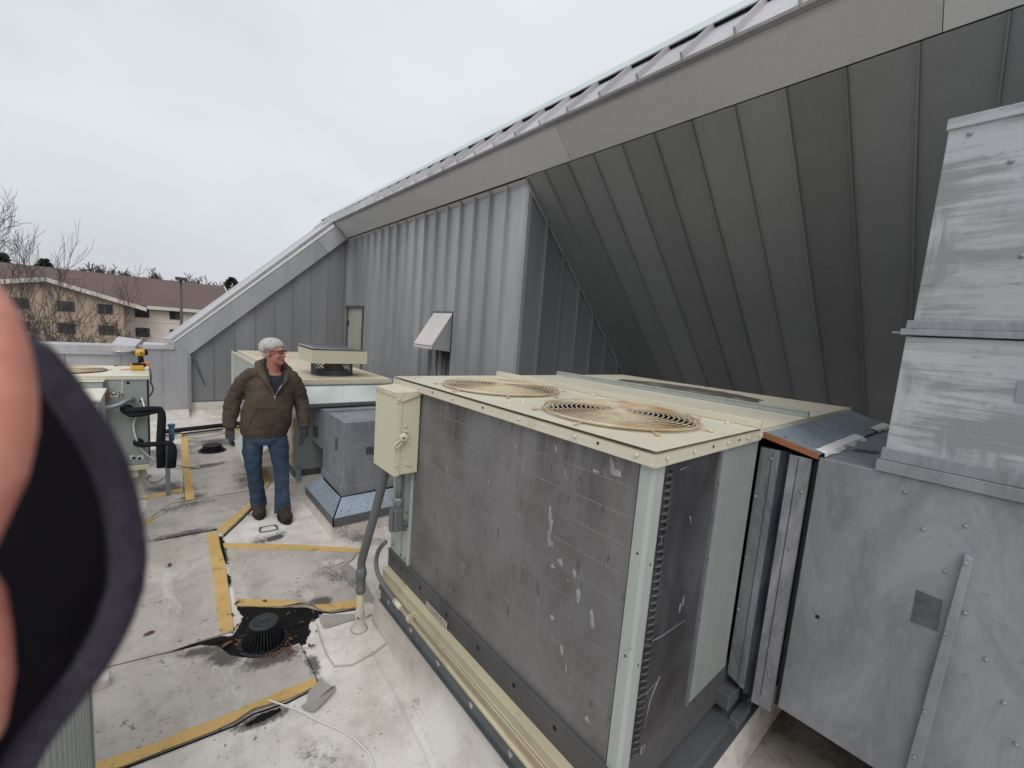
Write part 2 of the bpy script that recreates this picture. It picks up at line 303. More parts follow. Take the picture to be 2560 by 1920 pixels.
M['silver'] = silver('silver_paint', (.225, .235, .25), (.345, .355, .38), (1, 1, .35), 4, .4, .62)
M['silver_brush'] = brushed('silver_brushed', (.265, .275, .285), (.47, .48, .505))
M['silver_dark'] = silver('silver_paint_dark', (.225, .232, .255), (.34, .35, .375), (1, 1, .4), 4, .4, .65)
M['strip_dirty'] = silver('silver_dirty', (.15, .155, .17), (.30, .305, .325), (1, 1, .3), 6, .42, .62)
M['bare'] = weathered('bare_galvanised', (.115, .13, .135), .35, 24, .4, .5)
M['brick_tan'] = weathered('tan_stucco', (.46, .36, .27), .08, .3, .9)
M['brick_cream'] = weathered('cream_stucco', (.74, .66, .57), .06, .3, .9)
M['shingle'] = weathered('brown_shingle', (.125, .085, .072), .12, .35, .9, bs=.1, fine=2.5)
M['trimwhite'] = weathered('white_trim', (.66, .62, .56), .06, 1, .7)
M['glass'] = weathered('window_glass', (.025, .028, .03), .3, .6, .12, dirt=(.10, .09, .08), dirt_at=(.5, .6), dirt_scale=1.4, stretch=(1, 1, .2))
M['winframe'] = weathered('window_frame', (.10, .09, .08), .1, 1, .6)
M['bark'] = weathered('bare_bark', (.085, .07, .062), .25, 3, .9)
M['needles'] = weathered('evergreen', (.035, .06, .04), .35, 1.5, .9)
M['asphalt'] = weathered('asphalt', (.055, .055, .055), .15, .2, .9)
M['bronze'] = weathered('bronze_pole', (.07, .06, .05), .1, 2, .5)
M['paper_old'] = weathered('old_label', (.46, .43, .36), .15, 12, .7); M['black_top'] = weathered('black_dome_top', (.028, .031, .036), .2, 12, .6)
M['paper'] = weathered('label_paper', (.60, .61, .58), .05, 8, .6)
M['ink'] = weathered('label_ink', (.05, .05, .05), .1, 8, .7)
M['steel'] = weathered('bright_steel', (.55, .55, .56), .1, 20, .3, .9)
M['drill_y'] = weathered('yellow_plastic', (.62, .36, .03), .06, 12, .45)
M['orange'] = weathered('orange_plastic', (.62, .18, .03), .06, 12, .45)
M['blue'] = weathered('blue_valve', (.05, .18, .30), .1, 12, .5)
_t = NT('skin'); _n = _t.noise(55, 5, .65); M['skin'] = _t.done(_t.mix(_t.ramp(_n, [(.35, 0.), (.65, 1.)]), (.36, .135, .092), (.46, .20, .145)), .5, 0, _t.noise(700, 3), .0006, .5)
_t = NT('hand_skin'); _n = _t.noise(70, 5, .65); M['hand_skin'] = _t.done(_t.mix(_t.ramp(_n, [(.35, 0.), (.65, 1.)]), (.62, .235, .17), (.74, .32, .245)), .5, 0, _t.noise(900, 3), .0004, .5)
M['hair'] = weathered('white_hair', (.50, .49, .465), .38, 55, .55, fine=220)
def cloth(name, base, var, sc, fine, worn=None):
    t = NT(name); f = t.noise(sc, 5); g = t.noise(fine, 2)
    c = t.mix(t.ramp(f, [(.3, 0.), (.7, 1.)]), tuple(x*(1-var) for x in base), tuple(x*(1+var) for x in base))
    if worn: c = t.mix(t.ramp(t.noise(4.5, 4, .6, t.mapv((1, 1, .6))), [(.5, 0.), (.72, .7)]), c, worn)
    m = t.done(c, .85, 0, g, .003, .35); return m
M['jacket'] = cloth('brown_duck_canvas', (.062, .044, .029), .22, 6, 220, (.094, .070, .047))
M['lining'] = cloth('dark_lining', (.011, .011, .015), .2, 9, 150)
M['shirt'] = cloth('navy_shirt', (.011, .012, .022), .2, 8, 200)
M['jeans'] = cloth('blue_denim', (.027, .052, .095), .3, 7, 300, (.075, .11, .155))
M['boots'] = cloth('brown_leather', (.034, .024, .018), .35, 16, 70, (.10, .05, .035))
M['gloves'] = cloth('grey_glove', (.045, .045, .05), .3, 18, 150)
M['fleece'] = cloth('purple_fleece_shaded', (.0032, .0028, .0055), .3, 60, 500); M['fiber'] = cloth('fleece_fiber', (.13, .105, .17), .4, 90, 700); M['fuzz'] = cloth('fleece_fuzz', (.027, .021, .037), .55, 110, 700)  # same fleece twice: hollow's shade and rim's light are put into the colours
M['fleece'].node_tree.nodes['Principled BSDF'].inputs['Specular IOR Level'].default_value = .02; M['fleece'].node_tree.nodes['Principled BSDF'].inputs['Sheen Weight'].default_value = .012
M['fleece'].node_tree.nodes['Principled BSDF'].inputs['Sheen Roughness'].default_value = .45
M['fleece'].node_tree.nodes['Principled BSDF'].inputs['Sheen Tint'].default_value = (.62, .55, .95, 1)
sk = M['skin'].node_tree.nodes['Principled BSDF']; sk.inputs['Subsurface Weight'].default_value = .25; sk.inputs['Subsurface Radius'].default_value = (.012, .004, .002); sk.inputs['Subsurface Scale'].default_value = .3
# ================================================================== the setting
def sheet(name, poly, mat, parent=None, th=.004, z=None, kind=None, label=None):
    m = MB(); m.prism([Vector((q[0], q[1], (q[2] if len(q) > 2 else 0) if z is None else z)) for q in poly], (0, 0, th))
    return m.build(name, mat, parent, kind=kind, label=label)
def gp(pts, z=0.0): return [onz(p, z) for p in pts]
g = MB(); g.box(-900, 900, -300, 1500, -9.2, -7.2)
tag(g.build('ground', M['asphalt']), kind='structure')
gr = MB(); gr.box(-60, 40, 40, 79, -7.196, -7.19)
tag(gr.build('grass_verge', weathered('winter_grass', (.12, .095, .06), .3, .4, .95)), kind='structure')
deck = MB(); n = 40
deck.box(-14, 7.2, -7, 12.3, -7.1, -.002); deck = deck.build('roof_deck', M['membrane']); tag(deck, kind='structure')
tag(deck, 'white membrane flat roof')
# seams, creases and small marks on the membrane (parts of the roof deck)
def crease(name, pts, w, mat, h=.004):
    m = MB(); q = gp(pts); m.tube([v+Vector((0, 0, .0)) for v in q], [(w, h)]*len(q), 6, flat=(0, 0, 1) if False else None)
    return m.build(name, mat, deck)
def strip(name, left, right, mat, parent, z=.006, th=.004, lift=None, kind=None):
    """a ribbon between two measured edges on the roof"""
    a = gp(left); b = gp(right); k = min(len(a), len(b)); m = MB(); vs = []
    for i in range(k):
        up = Vector((0, 0, z+(lift[i] if lift else 0))); ub = Vector((0, 0, z+(lift[i]*.35 if lift else 0)))
        vs += [b[i]+ub, a[i]+up, a[i]+up+Vector((0, 0, th)), b[i]+ub+Vector((0, 0, th))]
    fs = []
    for i in range(k-1):
        o = 4*i; p = 4*(i+1); fs += [(o+j, o+(j+1) % 4, p+(j+1) % 4, p+j) for j in range(4)]
    fs += [(0, 1, 2, 3), (4*k-1, 4*k-2, 4*k-3, 4*k-4)]
    m.add(vs, fs); return m.build(name, mat, parent, kind=kind)
strip('membrane_seam', [(953, 1551), (1094, 1895), (1130, 1990)], [(958, 1549), (1100, 1893), (1138, 1988)], M['membrane_c'], deck, .0, .003)
strip('membrane_seam', [(930, 1635), (985, 1735), (1060, 1890), (1080, 1960)], [(935, 1633), (990, 1733), (1066, 1888), (1086, 1958)], M['membrane_c'], deck, 0, .0018)
strip('membrane_seam', [(790, 1560), (800, 1600), (815, 1640), (835, 1668), (880, 1665), (935, 1635), (975, 1605)], [(793, 1558), (804, 1598), (819, 1637), (837, 1664), (880, 1661), (933, 1631), (972, 1601)], M['pad'], deck, 0, .003)
def blob(name, poly, mat, jag=.012, z=.003, th=.002, sub=6, parent=None, kind=None, label=None):
    q = gp(poly); r = random.Random(len(name)*7+int(poly[0][0])); outp = []
    for i, a in enumerate(q):
        b = q[(i+1) % len(q)]
        for s in range(sub):
            p = a.lerp(b, s/sub); outp.append(p+Vector((r.uniform(-jag, jag), r.uniform(-jag, jag), 0)))
    return sheet(name, [(v.x, v.y) for v in outp], mat, parent or deck, th, z, kind, label)
blob('black_sediment', [(590,1518),(650,1520),(706,1518),(800,1522),(806,1536),(792,1547),(775,1556),(770,1570),(776,1580),(768,1595),(764,1610),(748,1618),(696,1634),(641,1652),(609,1652),(573,1642),(556,1626),(530,1622),(500,1620),(460,1628),(470,1618),(520,1604),(540,1597),(560,1592),(580,1592),(592,1578),(600,1560),(609,1545)], M['muck'], .005, sub=12)
blob('black_sediment', [(487,1128),(500,1118),(530,1108),(565,1112),(572,1122),(566,1140),(540,1146),(505,1146),(492,1140)], M['muck'], .012)
blob('silt_stain', [(541,1343),(560,1344),(561,1365),(566,1400),(568,1412),(560,1410),(552,1380)], M['muck'], .012, .0085)
blob('silt_stain', [(566,1442),(573,1438),(574,1460),(568,1465)], M['muck'], .012, .0085)
blob('silt_stain', [(612,1815),(650,1790),(700,1770),(705,1776),(680,1790),(640,1810),(618,1818)], M['muck'], .006, .003)
def oval(name, c, a, b, ang, mat, ring=None, z=.003):
    c = onz(c); m = MB(); N_ = 28; out_ = []; inn = []
    for k in range(N_):
        t = 2*math.pi*k/N_; ex = 2/5.0; cx = math.copysign(abs(math.cos(t))**ex, math.cos(t)); sy = math.copysign(abs(math.sin(t))**ex, math.sin(t))
        rr = 1+.05*math.sin(5*t+a*40)
        v = Vector((cx*a*rr, sy*b*rr, 0)); v.rotate(Quaternion((0, 0, 1), ang)); out_.append(c+v+Vector((0, 0, z)))
        if ring: w = Vector((cx*(a-ring*(1+.4*math.sin(3*t))), sy*(b-ring*(1+.4*math.cos(2*t))), 0)); w.rotate(Quaternion((0, 0, 1), ang)); inn.append(c+w+Vector((0, 0, z)))
    if not ring: m.prism(out_, (0, 0, .0025))
    else:
        up = Vector((0, 0, .0025)); vs = out_+inn+[v+up for v in out_]+[v+up for v in inn]
        m.add(vs, [f for k in range(N_) for j in [(k+1) % N_] for f in ((k, j, N_+j, N_+k), (2*N_+k, 3*N_+k, 3*N_+j, 2*N_+j), (k, 2*N_+k, 2*N_+j, j), (N_+k, N_+j, 3*N_+j, 3*N_+k))])
    return m.build(name, mat, deck)
oval('sealant_mark', (687, 1345), .065, .035, R_(8), M['base' 'dark'])
oval('sealant_ring', (671, 1322), .078, .062, R_(-6), M['rail'], .015)
def tri(p, s, mat, name, rr):
    c = onz(p); m = MB(); n_ = 7; a0 = rr.uniform(0, 6.28); vs = []
    for k in range(n_):
        t = 2*math.pi*k/n_; v = Vector((math.cos(t)*s, math.sin(t)*s*.42, 0)); v.rotate(Quaternion((0, 0, 1), a0)); vs.append(c+v+Vector((0, 0, .004+.006*math.sin(t)**2*s/.03)))
    m.prism(vs, (0, 0, .0015)); return m
# ------------------------------------------------------------------ walkway pads with yellow edges
def pad(poly, label, stripes, z=.0045):
    c = onz(poly[0]); t = thing('walkway_pad', (c.x, c.y, 0), label, 'walkway pad', 'yellow-edged walkway pads on the roof')
    sheet('pad_sheet', [(v.x, v.y) for v in gp(poly)], M['pad'], t, .0035, z)
    for s in stripes:
        k = s[2] if len(s) > 2 else None
        strip('yellow_stripe', s[0], s[1], M['yellow'], t, z+.004, .0025, k)
    return t
pad([(60,1735),(150,1704),(270,1673),(424,1636),(500,1616),(545,1618),(575,1641),(609,1647),(641,1647),(696,1629),(748,1611),(770,1655),(793,1703),(718,1752),(632,1781),(588,1810),(480,1851),(405,1880),(309,1918),(120,1972),(60,1985)],
    'beige walkway pad in the foreground with a long curved yellow front edge', [([(793,1716),(755,1735),(718,1754),(675,1769),(632,1783),(588,1811),(535,1833),(480,1853),(405,1882),(309,1920),(120,1975)], [(787,1698),(750,1713),(711,1728),(668,1748),(624,1768),(580,1788),(530,1806),(480,1822),(409,1855),(220,1917),(100,1950)], [.0,.0,.004,.012,.016,.012,.004,0,0,0,0])])
pad([(60,1728),(150,1696),(270,1669),(424,1631),(521,1598),(553,1589),(583,1580),(575,1501),(567,1440),(564,1415),(551,1370),(544,1328),(517,1332),(366,1359),(250,1387),(150,1420)],
    'beige walkway pad left of the front drain, yellow stripe along its right side', [([(583,1578),(575,1501),(567,1439),(564,1415),(551,1370),(544,1332)], [(551,1588),(541,1530),(536,1457),(530,1424),(519,1352),(515,1336)])])
pad([(366,1356),(517,1328),(541,1322),(557,1338),(631,1267),(627,1240),(618,1231),(520,1245),(429,1264),(376,1297),(330,1322),(250,1360),(250,1380)],
    'beige walkway pad behind the drain pad with yellow diagonal edge beside the boots', [([(557,1339),(595,1303),(632,1267)], [(543,1324),(588,1289),(627,1256)]), ([(376,1297),(350,1310),(320,1326)], [(403,1288),(356,1320),(330,1338)])])
pad([(463,1254),(540,1241),(618,1228),(668,1222),(628,1142),(588,1062),(520,1072),(452,1084)],
    'beige walkway pad with yellow sides between the far drain and the man', [([(463,1254),(460,1200),(456,1178),(454,1130),(452,1084)], [(486,1250),(480,1195),(476,1171),(471,1125),(467,1082)]), ([(668,1222),(628,1140),(585,1060)], [(677,1204),(637,1125),(594,1054)])])
pad([(558,1362),(738,1364),(899,1376),(882,1400),(848,1421),(872,1464),(896,1500),(892,1520),(816,1531),(794,1528),(755,1517),(704,1521),(594,1517),(588,1499),(565,1392)],
    'beige walkway pad between two yellow stripes behind the front drain', [([(594,1517),(650,1519),(704,1521),(755,1517),(780,1522),(794,1528),(816,1532),(850,1527),(892,1521)], [(588,1499),(650,1501),(711,1504),(755,1510),(770,1513),(787,1516),(820,1513),(850,1509),(892,1504)], [0,0,.006,.026,.03,.012,.0,0,0]), ([(561,1373),(738,1376),(899,1384)], [(557,1361),(738,1364),(899,1374)])])
pad([(330,1345),(345,1300),(365,1268),(372,1240),(455,1225),(460,1254),(428,1260),(376,1295)],
    'small beige walkway pad under the legs of the far left unit', [([(362,1250),(400,1243),(457,1232)], [(366,1241),(402,1233),(457,1222)])])
for L_ in ([(262,1676),(340,1656),(424,1633),(470,1616),(521,1600),(553,1591),(580,1592)], [(352,1361),(440,1343),(517,1330),(541,1323)], [(372,1299),(429,1263),(470,1254),(520,1244),(618,1230)], [(557,1341),(595,1306),(632,1269)], [(566,1394),(576,1440),(588,1498)], [(462,1255),(457,1180),(452,1086)], [(594,1518),(704,1522),(755,1519),(794,1530),(830,1532),(892,1522)], [(120,1976),(309,1921),(405,1884),(480,1855),(588,1813),(632,1785),(718,1756),(793,1717)], [(749,1610),(772,1655),(795,1704)]):
    strip('pad_gap_shade', L_, [(x+2.2, y+2.4) for x, y in L_], M['muck'], deck, .0005, .003)  # black strips that paint the shade along the pad edges
# ------------------------------------------------------------------ loose membrane patches
def patch(poly, label, mat=M['patch'], lift=None, z=.003, name='membrane_patch'):
    q = gp(poly); c = sum(q, Vector())/len(q); m = MB()
    # fan with a raised rim
    vs = [c+Vector((0, 0, z))]; k = len(q)
    for i, v in enumerate(q): vs.append(v+Vector((0, 0, z+(lift[i] if lift else 0))))
    top = [v+Vector((0, 0, .0025)) for v in vs]; vs2 = vs+top; n_ = k+1; fs = []
    for i in range(k):
        j = (i+1) % k; fs += [(0, 1+j, 1+i), (n_, n_+1+i, n_+1+j), (1+i, 1+j, n_+1+j, n_+1+i)]
    m.add(vs2, fs); o = m.build(name, mat, origin=(c.x, c.y, 0)); return tag(o, label, 'membrane patch')
patch([(873,1460),(940,1540),(950,1533),(952,1530),(905,1440),(868,1408),(846,1420),(858,1436)], 'long grey membrane strip lying beside the painted pipe', z=.0045)
patch([(797,1539),(890,1537),(892,1548),(818,1571),(808,1570),(800,1556)], 'flat grey membrane patch between the drain muck and the pipe', z=.0045)
patch([(839,1721),(828,1731),(802,1712),(771,1740),(766,1760),(752,1768),(765,1778),(784,1784),(800,1772),(838,1732)], 'curled loose membrane flap with a dark underside by the yellow front edge', lift=[.01,.03,.035,.02,.004,.0,.0,.006,.01,.01], z=.004)
patch([(805,1410),(828,1405),(852,1401),(860,1405),(858,1410),(835,1416),(808,1422)], 'narrow pale membrane scrap curling up behind the painted pipe', mat=M['membrane_c'], lift=[.012,.004,.0,.004,.008,.0,.006], z=.008)
patch([(912,1548),(930,1538),(945,1543),(950,1536),(936,1518),(917,1509)], 'stacked pale membrane offcut at the foot of the steel rail', mat=M['membrane_c'], lift=[.006,0,.012,.018,.01,.0], z=.009)
# ------------------------------------------------------------------ debris
rr = random.Random(3); gd = 'dead leaves scattered on the roof'
for p, s, lab in [((424,1417), .03, 'brown leaf on the walkway pad left of the yellow stripe'), ((373,1589), .03, 'brown leaf on the pad nearest the fleece cuff'), ((612,1640), .028, 'orange leaf in the muck in front of the drain'), ((655,1357), .02, 'small curled brown leaf on the yellow stripe near the black mark'), ((592,1512), .024, 'orange leaf at the left end of the yellow stripe behind the drain'), ((568,1616), .035, 'crumpled brown leaf left of the drain'), ((625,1290), .03, 'brown leaf beside the left boot'), ((662,1507), .02, 'curled leaf on the yellow stripe behind the drain'), ((782,1533), .014, 'small orange leaf at the right end of the muck')]:
    o = tri(p, s, M['leaf'], 'leaf', rr).build('leaf', M['leaf'], origin=onz(p)); o.location.z += .01; tag(o, lab, 'leaf', gd)
m = MB()
for _ in range(100):
    if rr.random() < .65:
        a = rr.uniform(0, 6.28); rad = rr.uniform(36, 66); p = (657+rad*math.cos(a)*1.15, 1612+rad*.55*math.sin(a))
    else: p = (rr.uniform(560, 800), rr.uniform(1530, 1640))
    q = tri(p, rr.uniform(.008, .02), None, '', rr); m.add(q.v, q.f)
for v in m.v: v.z += .006
tag(m.build('leaf_litter', M['leaf']), kind='stuff')
m = MB(); pc = onz((1150, 1842)); m.bar(pc+Vector((0, 0, .009)), pc+Vector((.012, .022, .009)), .014, .018); tag(m.build('debris_chunk', M['rust'], bevel=.003, origin=pc), 'small dark brown chunk on white membrane before the steel rail', 'debris')
def wire(name, pts, r, mat, label, cat, n=6, parent=None):
    # smooth through the points
    P = [Vector(q) for q in pts]; out_ = []
    for i in range(len(P)-1):
        p0 = P[max(i-1, 0)]; p1 = P[i]; p2 = P[i+1]; p3 = P[min(i+2, len(P)-1)]
        for s in range(5):
            t = s/5; out_.append(.5*((2*p1)+(p2-p0)*t+(2*p0-5*p1+4*p2-p3)*t*t+(3*p1-p0-3*p2+p3)*t**3))
    out_.append(P[-1]); m = MB(); m.tube(out_, r, n); o = m.build(name, mat, parent, origin=None if parent else P[0])
    return tag(o, label, cat) if parent is None else o
wire('white_wire', [onz(p, z) for p, z in [((671,1750),.045),((715,1765),.03),((755,1779),.012),((794,1801),.006),((860,1830),.006),((907,1866),.006),((928,1895),.006),((940,1935),.006),((946,1990),.006)]], .0042, M['white_wire'], 'thin white cable snaking over the membrane in the foreground', 'cable')
wire('thin_cord', [onz(p, .014) for p in [(470,1094),(510,1094),(540,1088),(575,1078)]], .003, M['black'], 'thin dark cord lying across the pad behind the far drain', 'cord')
wire('loose_cable', [onz((372,1188),.1), onz((369,1200),.03), onz((378,1206),.01), onz((395,1204),.01), onz((412,1192),.02), onz((416,1178),.08), onz((408,1166),.3)], .004, M['base' 'dark'], 'looped grey cable hanging under the far left unit', 'cable')
# ------------------------------------------------------------------ roof drains
def drain(c, r0, r1, h, label, turn=0):
    t = thing('roof_drain', (c.x, c.y, 0), label, 'roof drain', 'black domed roof drains'); m = MB()
    m.lathe(c, [(r0*1.30, .003), (r0*1.30, .012), (r0*1.22, .02), (r0*1.08, .022), (r0*1.04, .012)], 32); m.build('drain_ring', M['black'], t)
    m = MB(); m.lathe(c, [(r0*.80, .012), (r1*.84, h*.9), (.001, h*.93)], 32); m.build('dark_core', M['hole'], t)
    m = MB()
    for k in range(36):
        a = 2*math.pi*k/36+turn; u = Vector((math.cos(a), math.sin(a), 0)); m.bar(c+u*r0+Vector((0, 0, .012)), c+u*r1*1.02+Vector((0, 0, h*.93)), .008, .012, u)
    m.build('dome_ribs', M['black'], t, kind='stuff')
    m = MB(); m.lathe(c, [(r1*.86, h*.9), (r1*1.06, h*.88), (r1*1.1, h*.95), (r1*.98, h*1.02), (r1*.86, h*1.0)], 32); m.build('dome_rim', M['black_top'], t)
    m = MB()
    for k in range(9):
        a = 2*math.pi*k/9+turn; u = Vector((math.cos(a), math.sin(a), 0)); w = Vector((-u.y, u.x, 0)); top = Vector((0, 0, h*.985))
        m.bar(c+top+u*r1*.1, c+top+u*r1*.9, .0055, .010)
        for s in (-1, 1): m.bar(c+top+u*r1*.5, c+top+(u*.86+w*s*.26)*r1, .0045, .008)
    m.lathe(c+Vector((0, 0, h*.965)), [(r1*.2, 0), (r1*.2, .012), (.001, .014)], 12)
    m.build('dome_spokes', M['black_top'], t)
    m = MB()
    for k in range(6):
        a = 2*math.pi*k/6+.3+turn; m.lathe(c+Vector((math.cos(a), math.sin(a), 0))*r0*1.17, [(.009, .014), (.009, .03), (.004, .032)], 6)
    m.build('bolts', M['black'], t)
    return t
drain(onz((660, 1606)), .106, .072, .145, 'black domed roof drain in the foreground ringed by leaves and black muck')
drain(onz((531, 1128)), .13, .10, .10, 'smaller looking black domed roof drain further back, left of the man', .2)
# ================================================================== grey metal-clad building
B = thing('metal_clad_building', (3.45, 6, 0), 'dark grey standing-seam metal building with sloped roof and deep overhang', 'building')
P_ = .347
def panel(name, quad, nrm, mat, rib=None, ribh=.032, ribw=.02, th=.02, rib2=None):
    """one pan: a thin slab with a standing seam along its first edge (a->b)"""
    a, b, c, d = [Vector(q) for q in quad]; nn = Vector(nrm).normalized(); m = MB()
    m.hexa([a-nn*th, b-nn*th, c-nn*th, d-nn*th], [a, b, c, d])
    for (p, q) in ([(a, b)] if rib is None else rib):
        dr = (q-p).normalized(); sd_ = dr.cross(nn).normalized()
        m.hexa([p-sd_*ribw/2+nn*.0005, q-sd_*ribw/2+nn*.0005, q+sd_*ribw/2+nn*.0005, p+sd_*ribw/2+nn*.0005], [p-sd_*ribw*.32+nn*ribh, q-sd_*ribw*.32+nn*ribh, q+sd_*ribw*.32+nn*ribh, p+sd_*ribw*.32+nn*ribh])
    return m.build(name, mat, B)
# wall one (faces the roof terrace)
XW, YC, YG = 3.45, 3.97, 10.0
ys = [YC+.045]; y = 4.351
while y < YG-.05: ys.append(y); y += P_
ys.append(YG)
for i in range(len(ys)-1):
    y0, y1 = ys[i], ys[i+1]; z0 = .2
    if 8.95 < (y0+y1)/2 < 9.95: z0 = 2.34
    panel('wall_panel', [(XW, y1-.002, z0), (XW, y1-.002, 3.84), (XW, y0+.002, 3.84), (XW, y0+.002, z0)], (-1, 0, 0), M['zinc'], ribh=.052, ribw=.022)
m = MB(); m.box(XW-.012, XW+.05, YC-.012, YC+.043, .2, 3.9); m.build('corner_trim', M['zinc_light'], B, .004)
# door in wall one
m = MB(); m.box(XW-.05, XW+.02, 8.955, 9.0, .22, 2.3); m.box(XW-.05, XW+.02, 9.9, 9.945, .22, 2.3); m.box(XW-.06, XW+.02, 8.93, 9.97, 2.3, 2.345); m.build('door_frame', M['rail'], B, .003)
d = MB(); d.box(XW-.012, XW+.03, 9.002, 9.898, .22, 2.298); dd = d.build('door', weathered('door_paint', (.42, .42, .40), .1, 1.5, .5, dirt=(.42, .34, .17), dirt_at=(.45, .65), dirt_scale=1.2, stretch=(1, 1, .4)), B, .003)
m = MB(); m.box(XW-.03, XW-.012, 9.85, 9.89, 1.9, 2.02); m.build('hinge', M['hole'], dd)
# wall two, under the overhang
SL = math.tan(R_(44.3)); 
def soff_z(x): return 3.825-(x-3.35)*SL
xs = [XW+.03]; x = 3.77
while x < 6.9: xs.append(x); x += P_
for i in range(len(xs)-1):
    x0, x1 = xs[i], xs[i+1]; z0, z1 = soff_z(x0)+.03, soff_z(x1)+.03
    if z1 < .25: break
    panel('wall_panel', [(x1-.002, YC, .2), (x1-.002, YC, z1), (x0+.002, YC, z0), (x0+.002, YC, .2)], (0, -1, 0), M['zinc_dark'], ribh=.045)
# wall three, under the raking verge
rk = lambda xx: 1.129+(xx-.506)*(3.803-1.129)/(3.351-.506)
xs = [.535, .563]; x = .912
while x < XW-.1: xs.append(x); x += P_
xs.append(XW-.012)
for i in range(len(xs)-1):
    x0, x1 = xs[i], xs[i+1]
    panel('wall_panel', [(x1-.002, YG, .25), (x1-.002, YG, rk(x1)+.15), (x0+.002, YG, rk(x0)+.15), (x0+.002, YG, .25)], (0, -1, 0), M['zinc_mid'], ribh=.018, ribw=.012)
m = MB(); m.box(.53, XW-.02, YG-.012, YG+.02, .235, .256); m.build('base_trim', M['rail'], B)
m = MB(); m.prism([(0.53, YG+.02, -.001), (.53, YG-.09, -.001), (.53, YG-.02, .08), (.53, YG-.012, .234), (.53, YG+.02, .234)], (XW-.6, 0, 0)); m.build('base_flashing', M['membrane_c'], B)
m = MB(); m.prism([(XW+.02, 2, -.001), (XW-.1, 2, -.001), (XW-.03, 2, .07), (XW-.02, 2, .2), (XW+.02, 2, .2)], (0, YG-2-.1, 0)); m.build('base_flashing', M['membrane_c'], B)
# soffit
ux, uz = math.cos(R_(44.3)), math.sin(R_(44.3)); ns = Vector((-uz, 0, -ux))
ys = [YC-.012, 3.63]; y = 3.283
while y > -2.2: ys.append(y); y -= P_-.01
TL = 5.0
for i in range(len(ys)-1):
    y0, y1 = ys[i], ys[i+1]; a = Vector((3.36, 0, 3.82)); b = a+Vector((ux, 0, -uz))*TL
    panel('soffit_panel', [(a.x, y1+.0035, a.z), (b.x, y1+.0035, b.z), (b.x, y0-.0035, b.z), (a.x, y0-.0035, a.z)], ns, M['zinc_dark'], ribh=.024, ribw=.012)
m = MB(); a = Vector((3.36, 0, 3.82))-ns*.03; b = a+Vector((ux, 0, -uz))*TL; m.hexa([(a.x, -2.4, a.z), (b.x, -2.4, b.z), (b.x, YC-.02, b.z), (a.x, YC-.02, a.z)], [Vector(q)-ns*.02 for q in ((a.x, -2.4, a.z), (b.x, -2.4, b.z), (b.x, YC-.02, b.z), (a.x, YC-.02, a.z))]); m.build('soffit_backing', M['hole'], B)
m = MB(); a = Vector((3.37, YC-.03, 3.80)); m.bar(a+ns*.014, a+ns*.014+Vector((ux, 0, -uz))*4.6, .03, .028, ns); m.build('corner_trim', M['zinc'], B)
# eave fascia, lip and strip
fa, fb = Vector((3.35, 0, 3.825)), Vector((3.097, 0, 4.074)); fd = (fb-fa).normalized(); fn = Vector((-fd.z, 0, fd.x)); fn = fn if fn.x < 0 else -fn
joints = [9.93, 9.70, 6.28, 3.235, .5, -2.3]
for i in range(len(joints)-1):
    y0, y1 = joints[i]-.002, joints[i+1]+.002; m = MB()
    m.hexa([Vector((fa.x, y0, fa.z)), Vector((fb.x, y0, fb.z)), Vector((fb.x, y1, fb.z)), Vector((fa.x, y1, fa.z))], [Vector((p.x, yy, p.z))-fn*.03 for p, yy in ((fa, y0), (fb, y0), (fb, y1), (fa, y1))])
    m.build('eave_fascia', M['fascia'], B)
    m = MB(); q = [fb+fn*.008, fb+fd*.012+fn*.008, fb+fd*.012-fn*.03, fb-fn*.03]; m.prism([(v.x, y0, v.z) for v in q], (0, y1-y0, 0)); m.build('eave_lip', M['zinc_light'], B)
    m = MB(); q = [fb+fd*.012-fn*.012, fb+fd*.066-fn*.012, fb+fd*.066-fn*.04, fb+fd*.012-fn*.04]; m.prism([(v.x, y0, v.z) for v in q], (0, y1-y0, 0)); m.build('eave_strip', M['zinc_mid'], B)
# roof pans above the eave
rs = Vector((math.cos(R_(44.5)), 0, math.sin(R_(44.5)))); rn = Vector((-rs.z, 0, rs.x)); e0 = fb+fd*.068-fn*.006; RLEN = .60
YB = 11.9
ys = [YB-.02, 11.5, 11.1, 10.72, 10.34, 9.96]; y = 9.575
while y > -2.6: ys.append(y); y -= .3835
for i in range(len(ys)-1):
    y0, y1 = ys[i], ys[i+1]; a = e0 if y1 < 9.9 else e0+rs*.05; b = e0+rs*RLEN
    p, q = Vector((a.x, y1+.002, a.z)), Vector((b.x, y1+.002, b.z)); r_, s_ = Vector((b.x, y0-.002, b.z)), Vector((a.x, y0-.002, a.z))
    rib0 = p+rs*.02; panel('roof_panel', [p, q, r_, s_], rn, M['zinc_roof'], rib=[(rib0, q-rs*.015)], ribh=.042, ribw=.024)
b = e0+rs*RLEN
m = MB(); m.prism([(v.x, YB+.3, v.z) for v in (b, b+rn*.03, b+rn*.03+rs*.12, b+rs*.12)], (0, -14.9, 0)); m.build('ridge_curb', M['hole'], B)
m = MB(); m.prism([(v.x, YB+.3, v.z) for v in (b+rn*.03-rs*.008, b+rn*.041-rs*.008, b+rn*.041+rs*.3, b+rn*.03+rs*.3)], (0, -14.9, 0)); m.build('ridge_cap', M['copper'], B)
